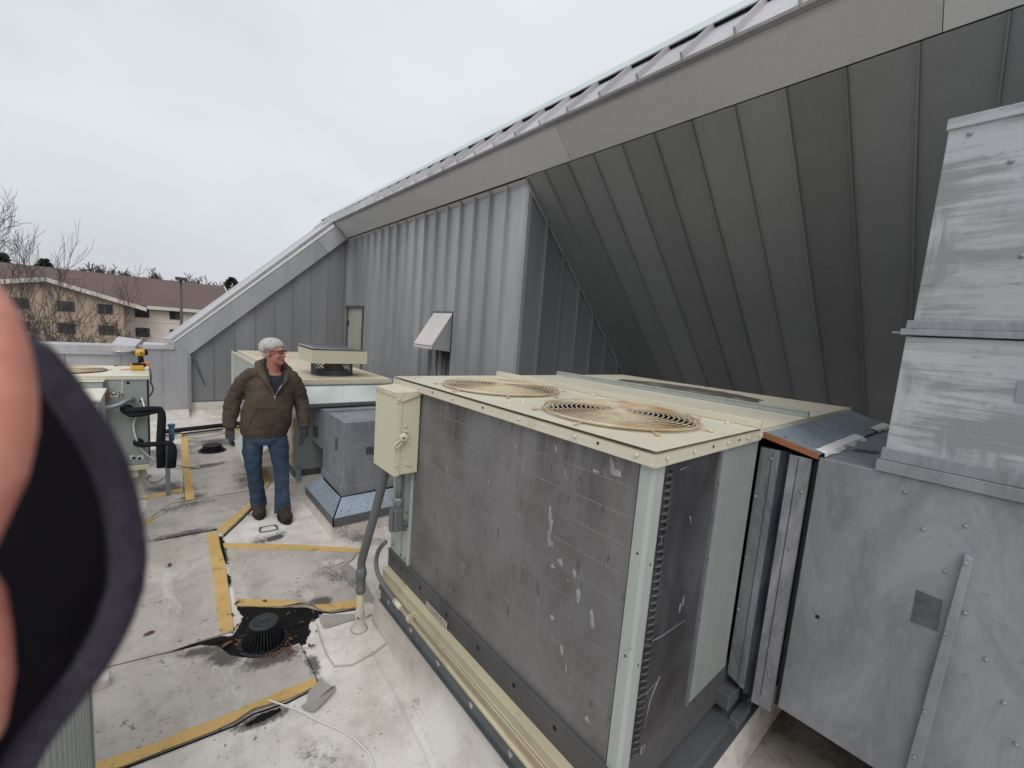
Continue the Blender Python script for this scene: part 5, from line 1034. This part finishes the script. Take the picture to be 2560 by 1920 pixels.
m = MB(); m.tube([a, b], .005, 6); m.build('shaft', M['orange'], SD)
m = MB(); m.tube([b, b.lerp(c, .15), b.lerp(c, .3), b.lerp(c, .9), c], [.010, .019, .016, .020, .012], 10); m.build('handle', M['black'], SD)
SD2 = thing('screwdriver', onz((340, 912), zt_), 'red-shafted screwdriver lying behind the drill battery', 'screwdriver')
a, b, c = onz((289, 914), zt_+.008), onz((325, 913), zt_+.012), onz((345, 911), zt_+.016)
m = MB(); m.tube([a, b], .004, 6); m.ell(a, (.012, .012, .009), 8, 6); m.build('shaft', M['rust'], SD2)
m = MB(); m.tube([b, b.lerp(c, .3), c], [.012, .018, .014], 10); m.build('handle', M['orange'], SD2)
# ================================================================== ribbed cabinet at lower left
q = onz((221, 1830), .35); RC = thing('ribbed_cabinet', (q.x-.3, q.y, 0), 'grey-green ribbed metal cabinet at the lower left corner behind the fleece cuff', 'cabinet')
cx1, cy1 = q.x, q.y+.10; ztop = 1.02
m = MB(); m.box(cx1-.9, cx1-.045, cy1-1.6, cy1-.02, .05, ztop-.03); m.build('cabinet_core', M['basedark'], RC)
for k in range(14):
    m = MB(); y1 = cy1-.03-k*.075; m.hexa([(cx1-.05, y1, .06), (cx1-.0, y1-.012, .06), (cx1-.0, y1-.038, .06), (cx1-.05, y1-.05, .06)], [(cx1-.05, y1, ztop-.03), (cx1-.0, y1-.012, ztop-.03), (cx1-.0, y1-.038, ztop-.03), (cx1-.05, y1-.05, ztop-.03)])
    for v in m.v: v.x += .0
    m.build('rib', M['palegreen'], RC)
for k in range(10):
    m = MB(); x1 = cx1-.03-k*.075; m.hexa([(x1, cy1-.02, .06), (x1-.03, cy1, .06), (x1-.045, cy1, .06), (x1-.07, cy1-.02, .06)], [(x1, cy1-.02, ztop-.03), (x1-.03, cy1, ztop-.03), (x1-.045, cy1, ztop-.03), (x1-.07, cy1-.02, ztop-.03)]); m.build('rib', M['palegreen'], RC)
m = MB(); m.box(cx1-.92, cx1+.005, cy1-1.62, cy1+.005, ztop-.029, ztop); m.build('lid_panel', M['cream'], RC, .004)
m = MB(); m.box(cx1-.03, cx1+.006, cy1-.03, cy1+.006, 0, ztop-.03); m.build('corner_post', M['palegreen_d'], RC)
q = onz((275, 1720), .0); PS = thing('pipe_support', (q.x, q.y, 0), 'white membrane-wrapped pipe support block next to the fleece cuff', 'support block')
m = MB(); m.box(q.x-.14, q.x+.0, q.y-.0, q.y+.08, 0, .06); m.build('block', M['membrane_c'], PS, .012)
m = MB(); m.prism([q+Vector(v) for v in ((.012, .09, 0), (.045, .07, 0), (.05, .0, 0), (.03, -.03, 0), (-.10, -.035, 0), (-.14, -.01, 0), (.0, .0, 0))], (0, 0, .006)); m.build('membrane_fold', M['membrane_c'], PS, .002)
# ================================================================== hotel across the car park
def hy(y): return y
HT = thing('hotel_building', (-3, 80, -7), 'three-storey tan and cream hotel with brown shingle roof and dark windows', 'building')
gz = -7.2
m = MB(); m.box(-30, -2.86, 80, 92, gz, 1.55); m.prism([(-19.4, 80.0, 1.551), (-2.86, 80.0, 1.551), (-2.86, 80, 2.1), (-10, 80, 4.15), (-19.4, 80, 2.4)], (0, 6, 0)); m.build('front_wall', M['brick_tan'], HT)
m = MB(); m.box(-2.85, 10.4, 83, 95, gz, 1.75); m.build('back_wall', M['brick_cream'], HT)
m = MB(); m.hexa([(-30, 82.2, 1.95), (11, 82.2, 1.75), (9.9, 92, 6.25), (-30, 92, 6.25)], [(-30, 82.2, 2.15), (11, 82.2, 1.95), (9.9, 92, 6.45), (-30, 92, 6.45)]); m.hexa([(9.9, 92, 6.25), (-30, 92, 6.25), (-30, 102, 1.8), (11, 102, 1.8)], [(9.9, 92, 6.45), (-30, 92, 6.45), (-30, 102, 2.0), (11, 102, 2.0)]); m.build('roof', M['shingle'], HT)
for sgn, x0, z0, x1, z1 in ((-1, -10, 4.45, -20, 2.35), (1, -10, 4.45, -.45, 1.62)):
    m = MB(); m.hexa([(x0, 79.4, z0-.06), (x1, 79.4, z1-.06), (x1, 90, z1-.06), (x0, 90, z0-.06)], [(x0, 79.4, z0+.08), (x1, 79.4, z1+.08), (x1, 90, z1+.08), (x0, 90, z0+.08)]); m.build('gable_roof', M['shingle'], HT)
    m = MB(); m.hexa([(x0, 79.3, z0-.42), (x1, 79.3, z1-.42), (x1, 79.42, z1-.42), (x0, 79.42, z0-.42)], [(x0, 79.3, z0+.12), (x1, 79.3, z1+.12), (x1, 79.42, z1+.12), (x0, 79.42, z0+.12)]); m.build('gable_trim', M['trimwhite'], HT)
m = MB(); m.box(-.4, 11.1, 82.05, 82.19, 1.52, 2.0); m.build('eave_trim', M['trimwhite'], HT)
m = MB(); m.hexa([(9.9, 91.9, 6.0), (11.05, 82.2, 1.7), (11.05, 82.2, 2.0), (9.9, 91.9, 6.5)], [(10.05, 91.9, 6.0), (11.2, 82.2, 1.7), (11.2, 82.2, 2.0), (10.05, 91.9, 6.5)]); m.build('gable_trim', M['trimwhite'], HT)
for fl in range(3):
    for wx, yy, w in ((-17.3, 80, 1.6), (-13.2, 80, 1.6), (-9.2, 80, 1.6), (-5.44, 80, 1.5), (-1.78, 83, 1.6), (2.13, 83, 1.6), (6.0, 83, 1.6)):
        zt2_ = 1.72-2.84*fl if yy == 80 else 1.5-2.84*fl; h = 1.2
        f_ = MB(); y_ = yy-.06; f_.box(wx, wx+w, y_, y_+.10, zt2_, zt2_+.07); f_.box(wx, wx+w, y_, y_+.10, zt2_-h-.07, zt2_-h); f_.box(wx, wx+.07, y_, y_+.10, zt2_-h+.001, zt2_-.001); f_.box(wx+w-.07, wx+w, y_, y_+.10, zt2_-h+.001, zt2_-.001); f_.box(wx+w/2-.03, wx+w/2+.03, y_+.01, y_+.09, zt2_-h+.001, zt2_-.001)
        fo = f_.build('window', M['winframe'], HT); g_ = MB(); g_.box(wx+.07, wx+w-.07, y_+.03, y_+.05, zt2_-h, zt2_); g_.build('pane', M['glass'], fo)
# band between floors on the cream wing
for zz in (-.35, -3.2): m = MB(); m.box(-2.84, 10.4, 82.95, 82.999, zz-.06, zz+.06); m.build('wall_band', M['trimwhite'], HT)
# light pole
pt = ony((452, 697), 52); LPo = thing('light_pole', (pt.x, 52, gz), 'tall dark parking-lot light pole with a box lamp head before the hotel', 'light pole')
m = MB(); m.lathe((pt.x, 52, 0), [(.14, gz), (.11, pt.z-.1)], 10); m.build('pole', M['bronze'], LPo)
m = MB(); m.box(pt.x-.42, pt.x+.42, 51.7, 52.3, pt.z-.12, pt.z+.14); m.build('lamp_head', M['bronze'], LPo, .03)
# ------------------------------------------------------------------ bare trees and evergreens
def bare_tree(base, h, spread, label, seed, levels=5, r0=.16, lean=(0, 0), group='bare winter trees', fork=.22, up=.55, kids=3, wide=1.0, rmin=.008):
    r = random.Random(seed); t = thing('bare_tree', base, label, 'tree', group); mt = MB(); mc = MB()
    def grow(p, d, ln, rad, lv):
        segs = 5; pts = [p]; rs_ = [rad]; q = Vector(p); dd = Vector(d); bend = Vector((r.uniform(-.22, .22), r.uniform(-.22, .22), r.uniform(.0, .20)))*(1 if lv else .25); dirs = [dd]
        for i in range(segs):
            dd = (dd+bend*.8+Vector((r.uniform(-.17, .17), r.uniform(-.17, .17), r.uniform(-.12, .12)))*(1 if lv else .3)).normalized(); q = q+dd*ln/segs; pts.append(Vector(q)); dirs.append(dd); rs_.append(max(rad*(1-.55*(i+1)/segs), rmin*(.55 if i == segs-1 else 1)))
        (mt if lv == 0 else mc).tube(pts, rs_, 7 if lv == 0 else (5 if lv < 3 else 3), False)
        if lv >= levels: return
        nk = kids+(2 if lv == 0 else 1 if lv < 2 else 0)
        for k in range(nk):
            f = r.uniform(.55, 1.0) if lv == 0 else .25+.75*(k+r.uniform(.2, 1))/nk; i = min(int(f*segs), segs-1); pp = pts[i].lerp(pts[i+1], min(f*segs-i, 1)); bd = dirs[i+1]
            a = r.uniform(0, 6.28); u = bd.orthogonal().normalized(); u.rotate(Quaternion(bd, a)); nd = (bd+u*spread*r.uniform(.45, 1.0)+Vector((0, 0, up*.35))).normalized()
            grow(pp, nd, ln*r.uniform(.50, .74), max(rs_[i]*r.uniform(.5, .7), rmin), lv+1)
    grow(Vector(base), Vector((lean[0], lean[1], 1)).normalized(), h*fork*1.6, r0, 0)
    top = max(v.z for v in mc.v); k_ = h/(top-base[2]); bv = Vector(base)
    for mm_ in (mt, mc):
        for v in mm_.v: v.z = bv.z+(v.z-bv.z)*k_; v.x = bv.x+(v.x-bv.x)*k_*wide; v.y = bv.y+(v.y-bv.y)*k_*wide
    mt.build('trunk', M['bark'], t); mc.build('crown', M['bark'], t); return t
def evergreen(base, h, w, label, seed):
    r = random.Random(seed); t = thing('evergreen_tree', base, label, 'tree', 'evergreens behind the hotel'); b = Vector(base); m = MB(); m.tube([b, b+Vector((0, 0, h*.95))], [.2, .04], 7); m.build('trunk', M['bark'], t); m = MB()
    for k in range(1500):
        f = r.random()**.7; z = h*(.3+.68*f); rad = w*(1-f)**.6*r.uniform(.3, 1.1)+.15; a = r.uniform(0, 6.28); c = b+Vector((rad*math.cos(a), rad*math.sin(a), z+r.uniform(-.3, .3))); s = r.uniform(.25, .55)
        u = Vector((math.cos(a), math.sin(a), r.uniform(-.3, .4))).normalized(); v = u.orthogonal().normalized(); v.rotate(Quaternion(u, r.uniform(0, 3)))
        m.add([c-u*s, c+v*s*.35, c+u*s, c-v*s*.35], [(0, 1, 2, 3)])
    m.build('crown', M['needles'], t)
def at_tree(px, y): q = ony((px, 900), y); return (q.x, q.y, gz)
def top_at(px, py, y): return ony((px, py), y).z-gz
bare_tree(at_tree(-85, 14.0), top_at(-85, 350, 14.0), 1.05, 'large bare tree at the left edge with fine purple-brown branches against the sky', 14, 6, .12, fork=.30, kids=4, wide=.52, rmin=.0055)
bare_tree(at_tree(70, 24.0), top_at(70, 830, 24.0), 1.2, 'wide bare tree in front of the tan hotel wall', 5, 6, .09, fork=.36, kids=3, wide=1.25, rmin=.0075, up=.1)
bare_tree(at_tree(215, 32.0), top_at(215, 800, 32.0), 1.1, 'low bare tree hiding the middle windows of the tan hotel wall', 21, 6, .08, fork=.36, kids=3, wide=1.1, rmin=.0095, up=.1)
bare_tree(at_tree(335, 34.0), top_at(335, 765, 34.0), .75, 'small upright bare tree in front of the cream hotel wing above the parapet', 8, 5, .09, fork=.36, kids=4, wide=.9, rmin=.014)
for i, (px, py, y, lab) in enumerate(((215, 660, 112, 'leafless crown above the hotel ridge, third tree top from the left'), (262, 656, 114, 'widest leafless crown above the hotel ridge'), (312, 668, 112, 'low leafless crown above the middle of the hotel ridge'), (418, 676, 112, 'leafless crown above the hotel ridge just left of the light pole'), (482, 680, 114, 'leafless crown above the hotel ridge just right of the light pole'), (515, 692, 112, 'smallest leafless crown near the right end of the hotel ridge'))):
    bare_tree(at_tree(px, y), top_at(px, py, y), .9, lab, 30+i, 6, .2, group='leafless crowns above the hotel ridge', fork=.42, kids=3, wide=1.1, rmin=.06)
for i, (px, py, y, w_, lab) in enumerate(((22, 632, 110, 3.0, 'evergreen tree top above the hotel ridge at the far left'), (125, 648, 112, 3.2, 'spreading evergreen top above the hotel ridge beside the bare branches'), (580, 692, 105, 4.0, 'dark evergreen between the hotel roof end and the sloped metal verge'))):
    q = at_tree(px, y); evergreen(q, top_at(px, py, y), w_, lab, 50+i)
# ================================================================== the man
mo = Vector((.94, 4.60, 0)); va = Vector((mo.x, mo.y, 0)).normalized(); lx = Vector((va.y, -va.x, 0)); ly_ = va    # lx = towards the photo's right, ly_ = away from the camera
MAN = thing('person', mo, 'grey-haired man with glasses in brown hooded jacket, jeans and dark gloves, looking right', 'person')
def pa_(x, y, z): return mo+lx*x+ly_*y+Vector((0, 0, z))
def pl_(x, y, z): return pa_(x*1.045, y, 2-1.045*(2-z))
def loft(m, rings, n=20):
    """rings: (x, y, z, rx, ry[, tiltx]) horizontal ellipses in the man's own axes"""
    vs = []
    for (x, y, z, rx, ry) in rings:
        for k in range(n):
            a = 2*math.pi*k/n; vs.append(pl_(x+rx*math.cos(a), y+ry*math.sin(a), z))
    k_ = len(rings); fs = [(i*n+k, i*n+(k+1) % n, (i+1)*n+(k+1) % n, (i+1)*n+k) for i in range(k_-1) for k in range(n)]; fs += [tuple(range(n-1, -1, -1)), tuple((k_-1)*n+k for k in range(n))]
    m.add(vs, fs, True)
def limb(m, pts, rad, n=14, wr=0):
    P = [pl_(*p) for p in pts]; Q2 = []; R2 = []; K = 8
    for i in range(len(P)-1):
        p0, p1, p2, p3 = P[max(i-1, 0)], P[i], P[i+1], P[min(i+2, len(P)-1)]
        for s in range(K):
            t = s/K; Q2.append(.5*((2*p1)+(p2-p0)*t+(2*p0-5*p1+4*p2-p3)*t*t+(3*p1-p0-3*p2+p3)*t**3)); R2.append((rad[i]*(1-t)+rad[i+1]*t)*(1+wr*math.sin((i*K+s)*1.75)))
    Q2.append(P[-1]); R2.append(rad[-1]); m.tube(Q2, R2, n)
HX, HZ, HY = -.035, 1.640, -.01      # head centre
yaw = R_(56)                        # head turned to his left
fx = Vector((lx*math.sin(yaw) - ly_*math.cos(yaw)))      # face direction
fs_ = Vector((0, 0, 1)).cross(fx)   # towards his left ear... side axis
MH = Matrix((fs_, fx, Vector((0, 0, 1)))).transposed()
def hp(s, f, u): return pa_(HX, HY, HZ)+fs_*s+fx*f+Vector((0, 0, 1))*u
b = MB()
b.ell(hp(0, -.012, .033), (.074, .096, .092), 20, 14, MH)
b.ell(hp(0, .022, -.045), (.058, .068, .078), 18, 12, MH)
b.ell(hp(0, .062, -.088), (.034, .032, .026), 12, 8, MH)      # chin
b.ell(hp(0, .088, -.012), (.013, .020, .026), 10, 8, MH); b.ell(hp(0, .100, -.026), (.016, .015, .012), 10, 8, MH)     # nose
for s in (-1, 1):
    b.ell(hp(s*.030, .078, .034), (.026, .016, .010), 10, 8, MH); b.ell(hp(s*.036, .062, -.028), (.024, .022, .022), 10, 8, MH); b.ell(hp(s*.074, -.012, -.008), (.010, .019, .030), 10, 8, MH)
b.ell(hp(0, .080, -.056), (.024, .012, .008), 10, 6, MH); b.ell(hp(0, .078, -.070), (.022, .012, .007), 10, 6, MH)
b.tube([pa_(HX-.015, .025, 1.36), pa_(HX-.01, .015, 1.48), pa_(HX, .0, 1.60)], [.08, .064, .062], 16)
# trunk, arms and legs under the clothes
b2 = [(-.105, 0, .90, .14, .10), (-.09, 0, 1.05, .15, .11), (-.075, 0, 1.25, .15, .11), (-.06, .01, 1.40, .14, .085), (-.045, .015, 1.48, .07, .06)]; loft(b, b2)
AL = [(-.215, .01, 1.445), (-.285, .025, 1.36), (-.345, .04, 1.23), (-.375, .02, 1.10), (-.380, -.03, .965)]
AR = [(.105, .01, 1.43), (.155, .03, 1.33), (.192, .05, 1.20), (.215, .02, 1.08), (.221, -.03, .945)]
limb(b, AL, [.055, .05, .042, .038, .03]); limb(b, AR, [.055, .05, .042, .038, .03])
LL = [(-.17, 0, .92), (-.195, 0, .78), (-.19, .0, .52), (-.165, .05, .27), (-.159, .08, .14)]
LR = [(-.02, 0, .92), (.0, -.02, .78), (.036, -.05, .52), (.045, -.06, .27), (.047, -.06, .12)]
limb(b, LL, [.07, .065, .045, .035, .03]); limb(b, LR, [.07, .065, .045, .035, .03])
b.tube([pl_(-.17, 0, .92), pl_(-.02, 0, .92)], .09, 14)
bo = b.build('body', M['skin'], MAN); remesh(bo, .0065, 3)
def part(name, fn_, mat, vox=.008, sm=3, disp=None):
    m = MB(); fn_(m); o = m.build(name, mat, MAN); return remesh(o, vox, sm, disp)
# face details as small parts
m = MB()
for s in (-1, 1): m.ell(hp(s*.030, .079, .018), (.012, .008, .007), 10, 8, MH)
m.build('eyes', weathered('eye_white', (.5, .45, .42), .1, 40, .3), MAN)
m = MB()
for s in (-1, 1): m.ell(hp(s*.030+.003, .0865, .018), (.0052, .003, .0056), 8, 6, MH)
m.build('irises', M['black'], MAN)
m = MB(); m.ell(hp(0, .0925, -.063), (.017, .004, .0032), 10, 6, MH); m.build('mouth', weathered('mouth_dark', (.12, .035, .03), .1, 40, .5), MAN)
m = MB()
for s in (-1, 1):
    q = [hp(s*.031+.022*math.cos(t), .098-.010*abs(math.cos(t)) if s*math.cos(t) > 0 else .099, .016+.015*math.sin(t)) for t in [2*math.pi*k/16 for k in range(17)]]; m.tube(q, .0024, 5); m.tube([hp(s*.051, .090, .022), hp(s*.068, .055, .024), hp(s*.079, .0, .016), hp(s*.078, -.03, .0)], .0026, 5)
m.tube([hp(-.010, .101, .018), hp(0, .104, .021), hp(.010, .101, .018)], .002, 5); m.build('glasses', M['black'], MAN)
m = MB()
for s in (-1, 1): m.tube([hp(s*.012, .092, .042), hp(s*.03, .094, .048), hp(s*.05, .083, .040)], [.003, .005, .002], 6)
m.build('eyebrows', M['hair'], MAN)
# hair: a cap with separate locks
m = MB(); m.ell(hp(0, -.030, .052), (.078, .097, .084), 22, 16, MH); m.ell(hp(0, -.064, .0), (.070, .050, .066), 18, 12, MH); hair_o = m.build('hair', M['hair'], MAN)
m = MB(); r = random.Random(11)
for k in range(1500):
    a = r.uniform(-math.pi, math.pi); ca = math.cos(a); th1 = R_(84 if ca > .55 else (100 if ca > -.2 else 132))*r.uniform(.80, 1.04); th0 = r.uniform(R_(2), th1*.72); lay = r.uniform(1.0, 1.10); sw = r.uniform(-.10, .22); pts = []
    for i in range(6):
        th = th0+(th1-th0)*i/5; aa = a+sw*i/5*(1 if ca > 0 else .3); lf = lay*(1+.05*math.sin(math.pi*i/5)) if i < 5 else lay*.985
        pts.append(hp(.080*lf*math.sin(th)*math.sin(aa), -.032+.100*lf*math.sin(th)*math.cos(aa), .052+.086*lf*math.cos(th)))
    m.tube(pts, [.0026, .0034, .0036, .0034, .0028, .001], 4, False)
m.build('hair_locks', M['hair'], hair_o, kind='stuff')
# clothes
def jk(m):
    loft(m, [(-.105, 0, .880, .178, .135), (-.105, 0, .895, .190, .145), (-.105, -.005, .935, .200, .158), (-.098, -.01, 1.0, .212, .168), (-.088, -.012, 1.08, .212, .170), (-.075, -.01, 1.17, .203, .163), (-.065, 0, 1.28, .203, .150), (-.055, .005, 1.38, .202, .132), (-.05, .015, 1.43, .175, .108), (-.045, .045, 1.465, .125, .060), (-.04, .06, 1.49, .07, .04)], 28)
    limb(m, [(-.15, .01, 1.44)]+AL, [.06, .071, .075, .071, .066, .055], 16, .03); limb(m, [(.05, .01, 1.43)]+AR, [.06, .071, .075, .069, .064, .051], 16, .03)
    for A_, rr_ in ((AL, .058), (AR, .053)):
        p = A_[-1]; limb(m, [(p[0], p[1]+.003, p[2]+.03), (p[0], p[1], p[2]+.0)], [rr_, rr_-.004], 14)
jo = part('jacket', jk, M['jacket'], .0075, 1, (.026, .11))
def hoodf(m):   # collar roll of the open hood
    q = [pa_(-.040, -.165, 1.28), pa_(-.092, -.135, 1.37), pa_(-.150, -.05, 1.455), pa_(-.160, .05, 1.515), pa_(-.085, .125, 1.545), pa_(.02, .115, 1.525), pa_(.085, .035, 1.465), pa_(.065, -.085, 1.385), pa_(-.010, -.165, 1.28)]
    m.tube(q, [.014, .030, .042, .050, .054, .048, .042, .030, .014], 12)
part('hood', hoodf, M['jacket'], .007, 2, (.014, .05))
def linf(m):
    q = [pa_(-.038, -.168, 1.29), pa_(-.075, -.14, 1.37), pa_(-.112, -.055, 1.45), pa_(-.118, .035, 1.505), pa_(-.07, .085, 1.53), pa_(.0, .08, 1.515), pa_(.052, .015, 1.46), pa_(.042, -.09, 1.385), pa_(-.016, -.168, 1.29)]
    m.tube(q, [.008, .022, .030, .034, .036, .034, .03, .022, .008], 10)
part('hood_lining', linf, M['lining'], .006, 2)
m = MB(); m.add([pa_(*p) for p in [(-.095, -.095, 1.435), (.038, -.095, 1.430), (.025, -.135, 1.36), (-.024, -.172, 1.255), (-.032, -.172, 1.255), (-.075, -.14, 1.36), (-.030, -.085, 1.425)]], [(0, 6, 1, 2, 3, 4, 5)]); n0 = len(m.v); m.v += [v+ly_*.06 for v in m.v[:n0]]; m.f.append(tuple(n0+i for i in (5, 4, 3, 2, 1, 6, 0))); m.sm.append(False)
for i in range(7): a_, b_2 = (0, 6, 1, 2, 3, 4, 5)[i], (0, 6, 1, 2, 3, 4, 5)[(i+1) % 7]; m.f.append((a_, b_2, n0+b_2, n0+a_)); m.sm.append(False)
m.build('shirt', M['shirt'], MAN)
m = MB(); m.tube([pa_(-.082, -.150, 1.36), pa_(-.062, -.165, 1.32), pa_(-.030, -.181, 1.248)], .003, 5); m.tube([pa_(.035, -.146, 1.36), pa_(.012, -.163, 1.32), pa_(-.026, -.181, 1.248)], .003, 5); m.tube([pa_(-.028, -.186, 1.250), pa_(-.028, -.188, 1.215)], [.005, .007], 6); m.build('zipper', M['steel'], MAN)
m = MB(); m.tube([pl_(-.225, -.145, 1.02), pl_(-.205, -.160, 1.09), pl_(-.155, -.178, 1.165)], .0025, 5); m.tube([pl_(.045, -.150, 1.02), pl_(.025, -.162, 1.09), pl_(-.02, -.178, 1.165)], .0025, 5); m.tube([pl_(-.155, -.178, 1.165), pl_(-.09, -.184, 1.167), pl_(-.02, -.178, 1.165)], .0025, 5); m.build('pocket_seam', M['jacket'], MAN)
def jeansf(m):
    loft(m, [(-.105, 0, .80, .11, .11), (-.105, 0, .84, .172, .130), (-.105, 0, .90, .182, .135), (-.105, 0, .97, .175, .13)], 24)
    limb(m, [(-.165, 0, .92), (-.192, 0, .84), (-.205, 0, .72), (-.190, .0, .53), (-.170, .05, .33), (-.160, .075, .22), (-.156, .08, .165)], [.075, .096, .088, .068, .066, .071, .075], 16, .018)
    limb(m, [(-.025, 0, .92), (-.005, -.01, .84), (.015, -.02, .72), (.034, -.05, .53), (.042, -.06, .33), (.046, -.065, .20), (.050, -.07, .135)], [.075, .095, .088, .068, .067, .073, .079], 16, .018)
part('jeans', jeansf, M['jeans'], .008, 2, (.016, .06))
def boot(m, x, y, a):
    d = Vector((math.sin(a), -math.cos(a), 0))      # toe direction in the man's axes
    c = lambda f, u, s=0: pa_(x+d.x*f+s*d.y*-1, y+d.y*f+s*d.x, u)
    m.tube([c(-.05, .19), c(-.045, .12), c(-.03, .07)], [.056, .058, .06], 14); m.tube([c(-.09, .055), c(-.04, .066), c(.03, .075), c(.10, .062), c(.155, .054), c(.188, .048)], [(.038), (.052, .054), (.056, .062), (.052, .064), (.046, .060), (.026, .036)] if False else [.040, .054, .057, .056, .052, .032], 16, flat=None)
def sole(m, x, y, a):
    d = Vector((math.sin(a), -math.cos(a), 0)); P = []
    for k in range(24):
        t = 2*math.pi*k/24; f = math.cos(t); w = math.sin(t); P.append((.05+.158*f, (.062 if f > -.2 else .052)*w))
    vs = [pa_(x+d.x*f-d.y*s, y+d.y*f+d.x*s, 0.001) for f, s in P]; m.prism(vs, (0, 0, .032))
for nm, x, y, a in (('boot', -.163, .10, R_(6)), ('boot', .052, -.095, R_(14))):
    m = MB(); boot(m, x, y, a); o = m.build('boot', M['boots'], MAN); remesh(o, .007, 2, (.008, .03)); m = MB(); sole(m, x, y, a); m.build('sole', M['black'], o, .006)
def glove(m, w, side):
    # w wrist in man's axes; relaxed hand hanging, palm towards the thigh, fingers curled
    x, y, z = w; limb(m, [(x, y, z+.04), (x, y, z), (x-.002*side, y-.008, z-.045), (x-.004*side, y-.018, z-.095)], [.036, .034, .040, .036], 12)
    for k, (o, ln, r) in enumerate(((-.034, .070, .0125), (-.012, .078, .0135), (.010, .074, .013), (.030, .060, .0115))):
        bx = x-.004*side; by = y-.018+o
        limb(m, [(bx, by, z-.085), (bx-.004*side, by-.006, z-.085-ln*.45), (bx-.018*side, by-.008, z-.085-ln*.80), (bx-.036*side, by-.006, z-.085-ln*.92)], [r, r, r*.92, r*.7], 8)
    limb(m, [(x-.018*side, y-.035, z-.03), (x-.030*side, y-.055, z-.065), (x-.030*side, y-.060, z-.105)], [.015, .014, .010], 8)
for w, s in ((AL[-1], -1), (AR[-1], 1)):
    m = MB(); glove(m, w, s); o = m.build('glove', M['gloves'], MAN); remesh(o, .0048, 1)
# ================================================================== the photographer's own hand at the lens
def cp(px, py, d): return CAM+right*((px-1280)/F*d)+down*((py-960)/F*d)+fwd*d
HD = thing('hand', cp(-300, 1500, .13), 'blurred bare fingertip and dark purple fleece cuff very close at the left edge', 'hand')
m = MB(); Dp = .105
def fin(pts, rad): m.tube([cp(*p) for p in pts], rad, 14)
k = Dp/F
m.tube([cp(-111, 665, Dp), cp(-92, 715, Dp), cp(-68, 790, Dp), cp(-52, 890, Dp), cp(-44, 1000, Dp), cp(-46, 1080, Dp), cp(-62, 1180, Dp), cp(-106, 1290, Dp+.004), cp(-160, 1420, Dp+.01), cp(-330, 1560, Dp+.025)], [.003, .0062, .0080, .0091, .0096, .0096, .0093, .0092, .0095, .0105], 18)
m.tube([cp(-108, 1420, .118), cp(-104, 1500, .118), cp(-100, 1600, .118), cp(-100, 1720, .118), cp(-110, 1830, .12), cp(-210, 1960, .125), cp(-380, 2000, .135)], [.006, .0088, .0098, .0104, .0100, .0100, .0110], 16)
m.tube([cp(-260, 1250, .15), cp(-330, 1400, .145), cp(-420, 1600, .145)], [.007, .0085, .0105], 12)
m.tube([cp(-360, 1180, .165), cp(-420, 1350, .16), cp(-480, 1600, .155)], [.006, .008, .010], 12)
m.tube([cp(-230, 2150, .14), cp(-330, 2120, .14), cp(-450, 1950, .145)], [.008, .0095, .012], 12)
m.ell(cp(-520, 1750, .15), (.032, .030, .040), 16, 12)
m.tube([cp(-540, 1800, .15), cp(-760, 2300, .18), cp(-900, 2700, .21)], [.026, .027, .03], 16)
ho = m.build('fingers', M['hand_skin'], HD); remesh(ho, .0011, 6)
# fleece cuff: a thick rolled rim around a dark hollow
rim = [(q[0], q[1], .135+.008*i/17) for i, q in enumerate([(24,832),(90,890),(146,956),(196,1027),(242,1098),(277,1168),(301,1248),(317,1330),(323,1400),(316,1472),(293,1541),(262,1606),(221,1677),(170,1743),(117,1808),(76,1867),(42,1930),(-30,2050)])]
m = MB(); P = [cp(*p) for p in rim]; n_ = len(P); m.tube(P, [.003]+[.0047]*16+[.004], 14); rim_o = m; m = MB()
# hollow wall running back and to the left from the rim
back = [cp(p[0]-330, p[1]+40, p[2]+.085) for p in rim]; mid_ = [cp(p[0]-75, p[1]+15, p[2]+.040) for p in rim]
out1 = [cp(p[0]+8, p[1], p[2]+.012) for p in rim]; out2 = [cp(p[0]-60, p[1]+10, p[2]+.050) for p in rim]
rows = [P, mid_, back]; vs = [v for r_ in rows for v in r_]; m.add(vs, [(i*n_+j, i*n_+j+1, (i+1)*n_+j+1, (i+1)*n_+j) for i in range(2) for j in range(n_-1)], True)
rows = [P, out1, out2]; vs = [v for r_ in rows for v in r_]; m.add(vs, [(i*n_+j+1, i*n_+j, (i+1)*n_+j, (i+1)*n_+j+1) for i in range(2) for j in range(n_-1)], True)
cu = m.build('fleece_cuff', M['fleece'], HD); rim_o.build('cuff_rim', M['fuzz'], cu)
# fleece fuzz along the rim
m = MB(); rz = random.Random(8)
for i in range(9000):
    j = rz.uniform(0, n_-1.001); i0 = int(j); c = P[i0].lerp(P[i0+1], j-i0); t = (P[i0+1]-P[i0]).normalized(); a = rz.uniform(0, 6.28); u = t.orthogonal().normalized(); u.rotate(Quaternion(t, a)); rad = .0046; p0 = c+u*rad; p1 = p0+u*rz.uniform(.0003, .0011)+t*rz.uniform(-.0008, .0008); s = t.cross(u)*.00008
    m.add([p0-s, p0+s, p1], [(0, 1, 2)])
m.build('fleece_fuzz', M['fiber'], cu, kind='stuff')
